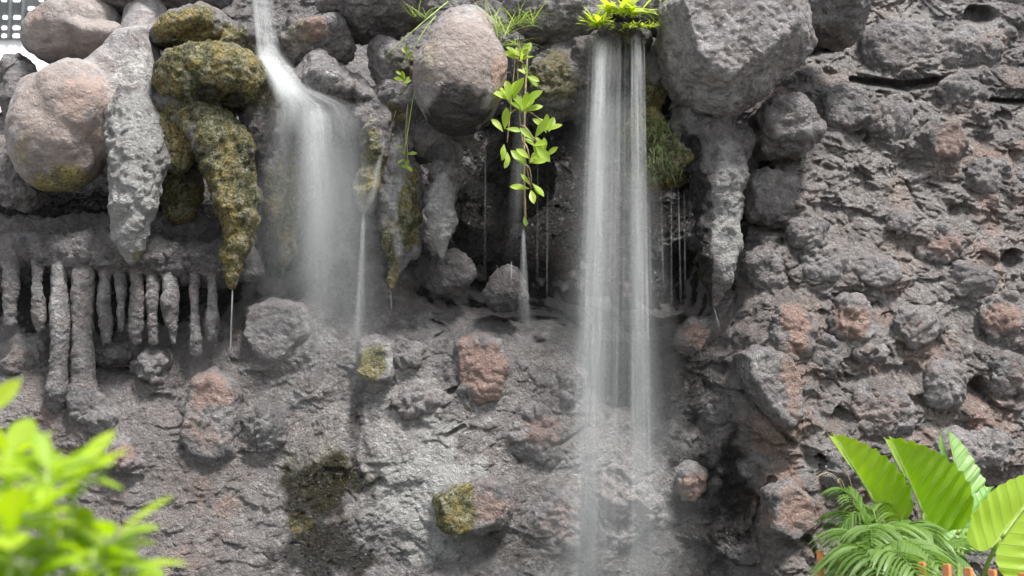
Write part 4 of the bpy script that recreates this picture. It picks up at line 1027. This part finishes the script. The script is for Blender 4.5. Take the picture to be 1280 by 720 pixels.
# ------------------------------------------------------------------ elephant ear plant
TH = np.array([0, 8, 14, 24, 37, 52, 66, 90, 112, 128, 142, 155, 166, 174]); RR = np.array([1, .90, .83, .72, .62, .54, .49, .44, .425, .425, .41, .36, .25, .06])
def big_leaf(parent, base, tip, hr, hl, wr=1.0, wl=1.0, mat=M_ALO, ripple=.02, cup=.10, nv=9):
    base = np.asarray(base, float); tip = np.asarray(tip, float)
    m = tip - base; Ln = np.linalg.norm(m); mu = m / Ln
    V = []; U = []; Fc = []
    NT, NR = 64, 16
    for side, h, wsc in ((1, hr, wr), (-1, hl, wl)):
        h = np.asarray(h, float); h = h - mu * (h @ mu); h /= np.linalg.norm(h)
        nrm = np.cross(mu, h) * side
        o = len(V)
        for i in range(NT + 1):
            th = 174.0 * i / NT
            R = np.interp(th, TH, RR)
            R *= 1 + (.014 if ripple > .03 else .008) * math.cos((R * math.cos(D2R(th)) - .75 * R * math.sin(D2R(th)) * wsc) * nv * 2 * math.pi)
            for j in range(NR + 1):
                r = j / NR
                x = r * R * math.cos(D2R(th)); yv = r * R * math.sin(D2R(th)) * wsc
                ph = (x - .75 * yv) * nv * 2 * math.pi
                z = ripple * .85 * (r ** 1.4) * (1 - .55 * max(0, x)) * math.cos(ph) * min(1, yv * 5) + cup * yv * yv * 2.0 - .12 * x * x * .6
                z += .010 * math.sin(x * 7 + yv * 9)
                V.append(base + Ln * (x * mu + yv * h + z * nrm)); U.append((x, side * yv))
        for i in range(NT):
            for j in range(NR):
                a = o + i * (NR + 1) + j
                q = (a, a + NR + 1, a + NR + 2, a + 1)
                Fc.append(q if side > 0 else q[::-1])
    V = np.array(V)
    me = mk_mesh('leaf', V - np.array(parent.location), np.array(Fc)); set_uv(me, U)
    lf = link('leaf', me, mat, parent)
    v, f = tube(np.array([base + m * t - (np.cross(mu, np.asarray(hr, float)) * 0) for t in np.linspace(0, .93, 12)]) + np.array([0, -.003, 0]), np.linspace(.008, .0015, 12), 6)
    # the midrib follows the blade's slight arch
    hrn = np.asarray(hr, float); hrn = hrn - mu * (hrn @ mu); hrn /= np.linalg.norm(hrn); nrm = np.cross(mu, hrn)
    tt = np.repeat(np.linspace(0, .93, 12), 6)
    v = v + (Ln * (-.072 * tt ** 2 + .010 * np.sin(tt * 7)))[:, None] * nrm
    link('midrib', mk_mesh('midrib', v - np.array(parent.location), f), M_STEM, lf)
    return lf
YA = -1.25
ALO = empty('elephant_ear_plant', P(1200, 860, YA)); ALO.location.z = .2
tag(ALO, 'elephant ear plant with large ribbed lime green leaves before the rock wall', 'plant')
def petiole(b, mid_, via=None):
    g0 = np.array(ALO.location) + np.array([random.uniform(-.05, .05), random.uniform(-.05, .05), 0])
    stem_part(ALO, [(bez(g0, mid_, b, 14), np.linspace(.016, .008, 14))], M_STEM, 'petiole')
# leaf 1: folded, seen from its right half
b = P(1094, 630, YA - .05); t = P(1041, 540, YA - .10)
big_leaf(ALO, b, t, (1, -.45, .25), (.6, 1, .1), 1.0, .9, M_ALO, .075, nv=6); petiole(b, P(1110, 720, YA))
b = P(1153, 640, YA - .12); t = P(1111, 544, YA - .18)
big_leaf(ALO, b, t, (1, -.40, .10), (.65, 1, .2), 1.35, .9, M_ALO, .075, nv=6); petiole(b, P(1160, 720, YA))
b = P(1205, 640, YA + .06); t = P(1181, 538, YA + .12)
big_leaf(ALO, b, t, (1, .1, .0), (-.25, .9, .1), .85, .7, M_ALO2, .07, nv=6); petiole(b, P(1200, 720, YA))
b = P(1196, 668, YA + .02); t = P(1240, 610, YA + .10)
big_leaf(ALO, b, t, (1, .3, -.4), (-1, .2, .5), .8, .9, M_ALO2, .07, nv=6); petiole(b, P(1200, 720, YA))
b = P(1252, 672, YA - .38); t = P(1312, 590, YA - .30)
big_leaf(ALO, b, t, (1, -.2, -.9), (-1, -.15, .55), 1.15, .92, M_ALO, .022, .05, 6); petiole(b, P(1218, 715, YA - .25))
b = P(1165, 690, YA + .1); t = P(1225, 655, YA + .05)
big_leaf(ALO, b, t, (.4, .2, -1), (-.3, .3, 1), .8, .8, M_ALO, .02); petiole(b, P(1180, 730, YA))

# ------------------------------------------------------------------ pygmy palm in front of the wall
LF = [leaf_mesh('palm_leaflet', 'lance', .07, 7, 3, .5, k) for k in (.5, 1.0, 1.6)]
PALM = empty('palm', P(1105, 800, -1.45)); PALM.location.z = .2
tag(PALM, 'small palm with arching feathery dark green fronds below the elephant ear leaves', 'palm')
crown = P(1100, 712, -1.45)
def frond(parent, a, b, c, nlf, ll, mat, seed, sag=1.0, name='frond'):
    r_ = random.Random(seed)
    pth = bez(a, b, c, 30)
    tg = np.gradient(pth, axis=0)
    parts = [tube(pth, np.linspace(.006, .002, 30), 5)]
    V, Fc = merge(parts); U = [(0.5, 0.5)] * len(V)
    V = list(V)
    for k in range(nlf):
        t = .10 + .88 * k / nlf
        i = min(28, int(t * 29)); p0 = pth[i] + (pth[i + 1] - pth[i]) * (t * 29 - i); T = tg[i] / np.linalg.norm(tg[i])
        side = np.cross(T, np.array([0, 0, 1.0])); side /= np.linalg.norm(side) + 1e-9
        for s in (-1, 1):
            ln = ll * (math.sin(math.pi * min(1, .15 + t * .82)) ** .6) * r_.uniform(.85, 1.15)
            d = T * .65 + s * side * .75 + np.array([0, 0, .25]); d /= np.linalg.norm(d)
            wv = np.cross(d, np.array([0, 0, 1.0])); wv /= np.linalg.norm(wv) + 1e-9
            wv = wv * .6 + np.array([0, 0, .5]) * r_.uniform(-1, 1)
            o = len(V)
            for q in range(6):
                tt = q / 5
                hw = .0112 * (math.sin(math.pi * (.12 + .86 * tt)) ** .7)
                c_ = p0 + d * ln * tt + np.array([0, 0, -1]) * sag * ln * (.62 * tt * tt)
                V.append(c_ - wv * hw); V.append(c_ + wv * hw); U += [(tt, -.4), (tt, .4)]
            for q in range(5):
                Fc.append((o + 2 * q, o + 2 * q + 1, o + 2 * q + 3, o + 2 * q + 2))
    V = np.array(V)
    me = mk_mesh(name, V - np.array(parent.location), Fc); set_uv(me, np.array(U))
    return link(name, me, mat, parent)
fr = [((1085, 600, -1.75), (1168, 690, -1.9)), ((1075, 612, -1.8), (1140, 700, -2.1)), ((1070, 620, -1.85), (1105, 712, -2.15)), ((1060, 630, -1.8), (1062, 722, -2.1)), ((1050, 645, -1.75), (1036, 735, -2.0)), ((1100, 610, -1.6), (1182, 672, -1.6)),
      ((1075, 590, -1.55), (1048, 655, -1.55)), ((1090, 580, -1.4), (1075, 640, -1.25)), ((1065, 575, -1.45), (1046, 610, -1.35)), ((1150, 640, -1.55), (1212, 700, -1.62)), ((1170, 660, -1.45), (1210, 665, -1.40)), ((1120, 620, -1.45), (1150, 650, -1.4)), ((1100, 640, -1.9), (1130, 735, -2.25))]
for i, (m1, c1) in enumerate(fr):
    m1 = (m1[0] + 6, m1[1] + 16, m1[2]); c1 = (max(c1[0], 1050), c1[1] + 8, c1[2])
    frond(PALM, crown + np.array([random.uniform(-.03, .03), random.uniform(-.03, .03), -.05]), P(*m1), P(*c1), 25, .235, M_PALM, i)
M_PALM2 = leaf_material('palm_leaflet_pale', (0.12, 0.22, 0.06), (0.20, 0.33, 0.10), 0.4, 0.4)
frond(PALM, P(1075, 760, -2.0), P(1110, 680, -2.1), P(1200, 735, -2.2), 30, .18, M_PALM2, 40)
for q_, (m_, c_) in enumerate([((1062, 622, -1.7), (1046, 690, -1.85)), ((1085, 612, -1.75), (1090, 690, -2.0)), ((1105, 615, -1.7), (1130, 680, -1.9)), ((1130, 625, -1.7), (1168, 672, -1.8)), ((1072, 640, -1.9), (1066, 715, -2.15)), ((1110, 640, -1.95), (1142, 712, -2.2))]):
    frond(PALM, crown + np.array([0, 0, -.06]), P(*m_), P(*c_), 25, .20, M_PALM, 60 + q_)
frond(PALM, P(1080, 740, -1.8), P(1095, 640, -2.0), P(1160, 735, -2.35), 25, .22, M_PALM, 41)
frond(PALM, P(1080, 740, -1.8), P(1075, 640, -2.0), P(1105, 745, -2.35), 25, .22, M_PALM, 42)
frond(PALM, P(1080, 740, -1.8), P(1120, 630, -1.9), P(1180, 715, -2.2), 25, .20, M_PALM, 43)
stem_part(PALM, [(bez(np.array(PALM.location), np.array(PALM.location) * .5 + crown * .5, crown, 8), np.linspace(.05, .035, 8))], M_WOODY, 'trunk')
# dry thin fronds by the wall
TW_ = empty('dry_twigs', P(1045, 690, -1.0)); tag(TW_, 'pale thin arching twigs between the wall and the palm', 'twigs')
stem_part(TW_, [(bez(P(1062, 640, -1.0), P(1045, 570, -1.05), P(1018, 600, -1.1), 12), .003), (bez(P(1066, 650, -1.0), P(1050, 580, -1.0), P(1047, 605, -1.05), 12), .0025), (bez(P(1064, 700, -1.0), P(1075, 600, -1.0), P(1052, 585, -1.0), 12), .0025), (bez(P(1064, 760, -1.0), P(1066, 690, -1.0), P(1064, 640, -1.0), 8), .004)], M_WOODY, 'twig')

# ------------------------------------------------------------------ low orange fence
FA = P(1027, 690, -1.72); FBp = P(1275, 717, -2.62)
ztop = (FA[2] + FBp[2]) / 2
FN = empty('picket_fence', (FA[0], FA[1], 0)); tag(FN, 'low fence of narrow orange wooden pickets around the planting', 'fence')
npk = 12
dirv = np.array([FBp[0] - FA[0], FBp[1] - FA[1], 0]); Lf = np.linalg.norm(dirv); dirv /= Lf
ang = math.atan2(dirv[1], dirv[0])
def picket_mesh(h):
    import bmesh
    b = bmesh.new(); bmesh.ops.create_cube(b, size=1)
    for v_ in b.verts: v_.co = Vector((v_.co.x * .030, v_.co.y * .018, (v_.co.z + .5) * h))
    bmesh.ops.bevel(b, geom=list(b.edges), offset=.002, segments=2, affect='EDGES')
    m_ = bpy.data.meshes.new('picket'); b.to_mesh(m_); b.free(); m_.materials.append(M_FENCE); return m_
pm = picket_mesh(ztop)
for k in range(npk + 3):
    t = k / 9.0
    o = bpy.data.objects.new('picket', pm); COL.objects.link(o); o.parent = FN
    o.location = Vector(dirv * Lf * t) + Vector((0, 0, random.uniform(-.008, .008))); o.rotation_euler = (random.uniform(-.01, .01), random.uniform(-.012, .012), ang)
for zz in (.25, ztop - .2):
    Vb, Fb = boxmesh(-.02, Lf * 1.58, .0095, .028, zz - .02, zz + .02)
    ca, sa = math.cos(ang), math.sin(ang)
    Vb = np.stack([Vb[:, 0] * ca - Vb[:, 1] * sa, Vb[:, 0] * sa + Vb[:, 1] * ca, Vb[:, 2]], 1)
    link('rail', mk_mesh('rail', Vb, Fb, False), M_FENCE, FN)
# rock mound at the lower right corner inside the planting
boulder('rough brown rock behind the fence under the elephant ear leaf', [E(1275, 745, 60, 36, .25, -1.5, 0, 70)], group='rocks in the planting', stains=[('r', 1270, 720, 40, 20, .3)], lumps=.02)

# ------------------------------------------------------------------ tower block far behind the left end of the wall
YB = 95.0
TB = P(0, 48, YB)
BX0 = P(-260, 48, YB)[0]; BX1 = P(110, 48, YB)[0]
k = S(YB)
TOWER = empty('tower_block', (TB[0], YB, 0)); tag(TOWER, 'grey tower block with small lit windows rising behind the wall', 'building')
Lc = np.array(TOWER.location)
M_TG = plain('grey_cladding', (0.16, 0.175, 0.18), .6, .08, .3)
M_TW = plain('white_cladding', (0.82, 0.82, 0.82), .6, .03, .3)
V, Fc = boxmesh(BX0, BX1, YB, YB + 18, TB[2], TB[2] + 16)
link('upper_storeys', mk_mesh('upper_storeys', V - Lc, Fc, False), M_TG, TOWER)
V, Fc = boxmesh(BX0 + .3, BX1 - .3, YB + .3, YB + 17.7, 0, TB[2] - .004)
link('base_storeys', mk_mesh('base_storeys', V - Lc, Fc, False), M_TW, TOWER)
for px in (-40, -12, 13, 29, 55):
    V, Fc = boxmesh(P(px - 1.4, 20, YB)[0], P(px + 1.4, 20, YB)[0], YB - .25, YB - .01, TB[2] + .05, TB[2] + 15.9)
    link('mullion', mk_mesh('mullion', V - Lc, Fc, False), plain('steel_mullion', (0.36, 0.38, 0.39), .4, .05, .5) if 'steel_mullion' not in bpy.data.materials else bpy.data.materials['steel_mullion'], TOWER)
mwin, n_, l_ = newmat('lit_window'); g_ = G(mwin)
e_ = g_.node('ShaderNodeEmission'); e_.inputs[0].default_value = c4(1, 1, .98); e_.inputs[1].default_value = 1.1
o_ = g_.node('ShaderNodeOutputMaterial'); l_.new(e_.outputs[0], o_.inputs['Surface'])
wv, wf = boxmesh(-3.8 * k, 3.8 * k, -.06, .05, -1.7 * k, 1.7 * k)
wm = mk_mesh('window', wv, wf, False); wm.materials.append(mwin)
for r_i, py in enumerate((45, 35, 22, 11, 0, -11, -22, -33)):
    for px in (-30, -18, 6, 21, 40, 52):
        if (px * 7 + py * 13) % 5 == 0: continue
        o = bpy.data.objects.new('window', wm); COL.objects.link(o); o.parent = TOWER
        q = P(px + (rng.random() - .5) * 1.5, py, YB)
        o.location = Vector((q[0], YB, q[2])) - TOWER.location
        if px in (6, -18, 52): o.scale.x = .62
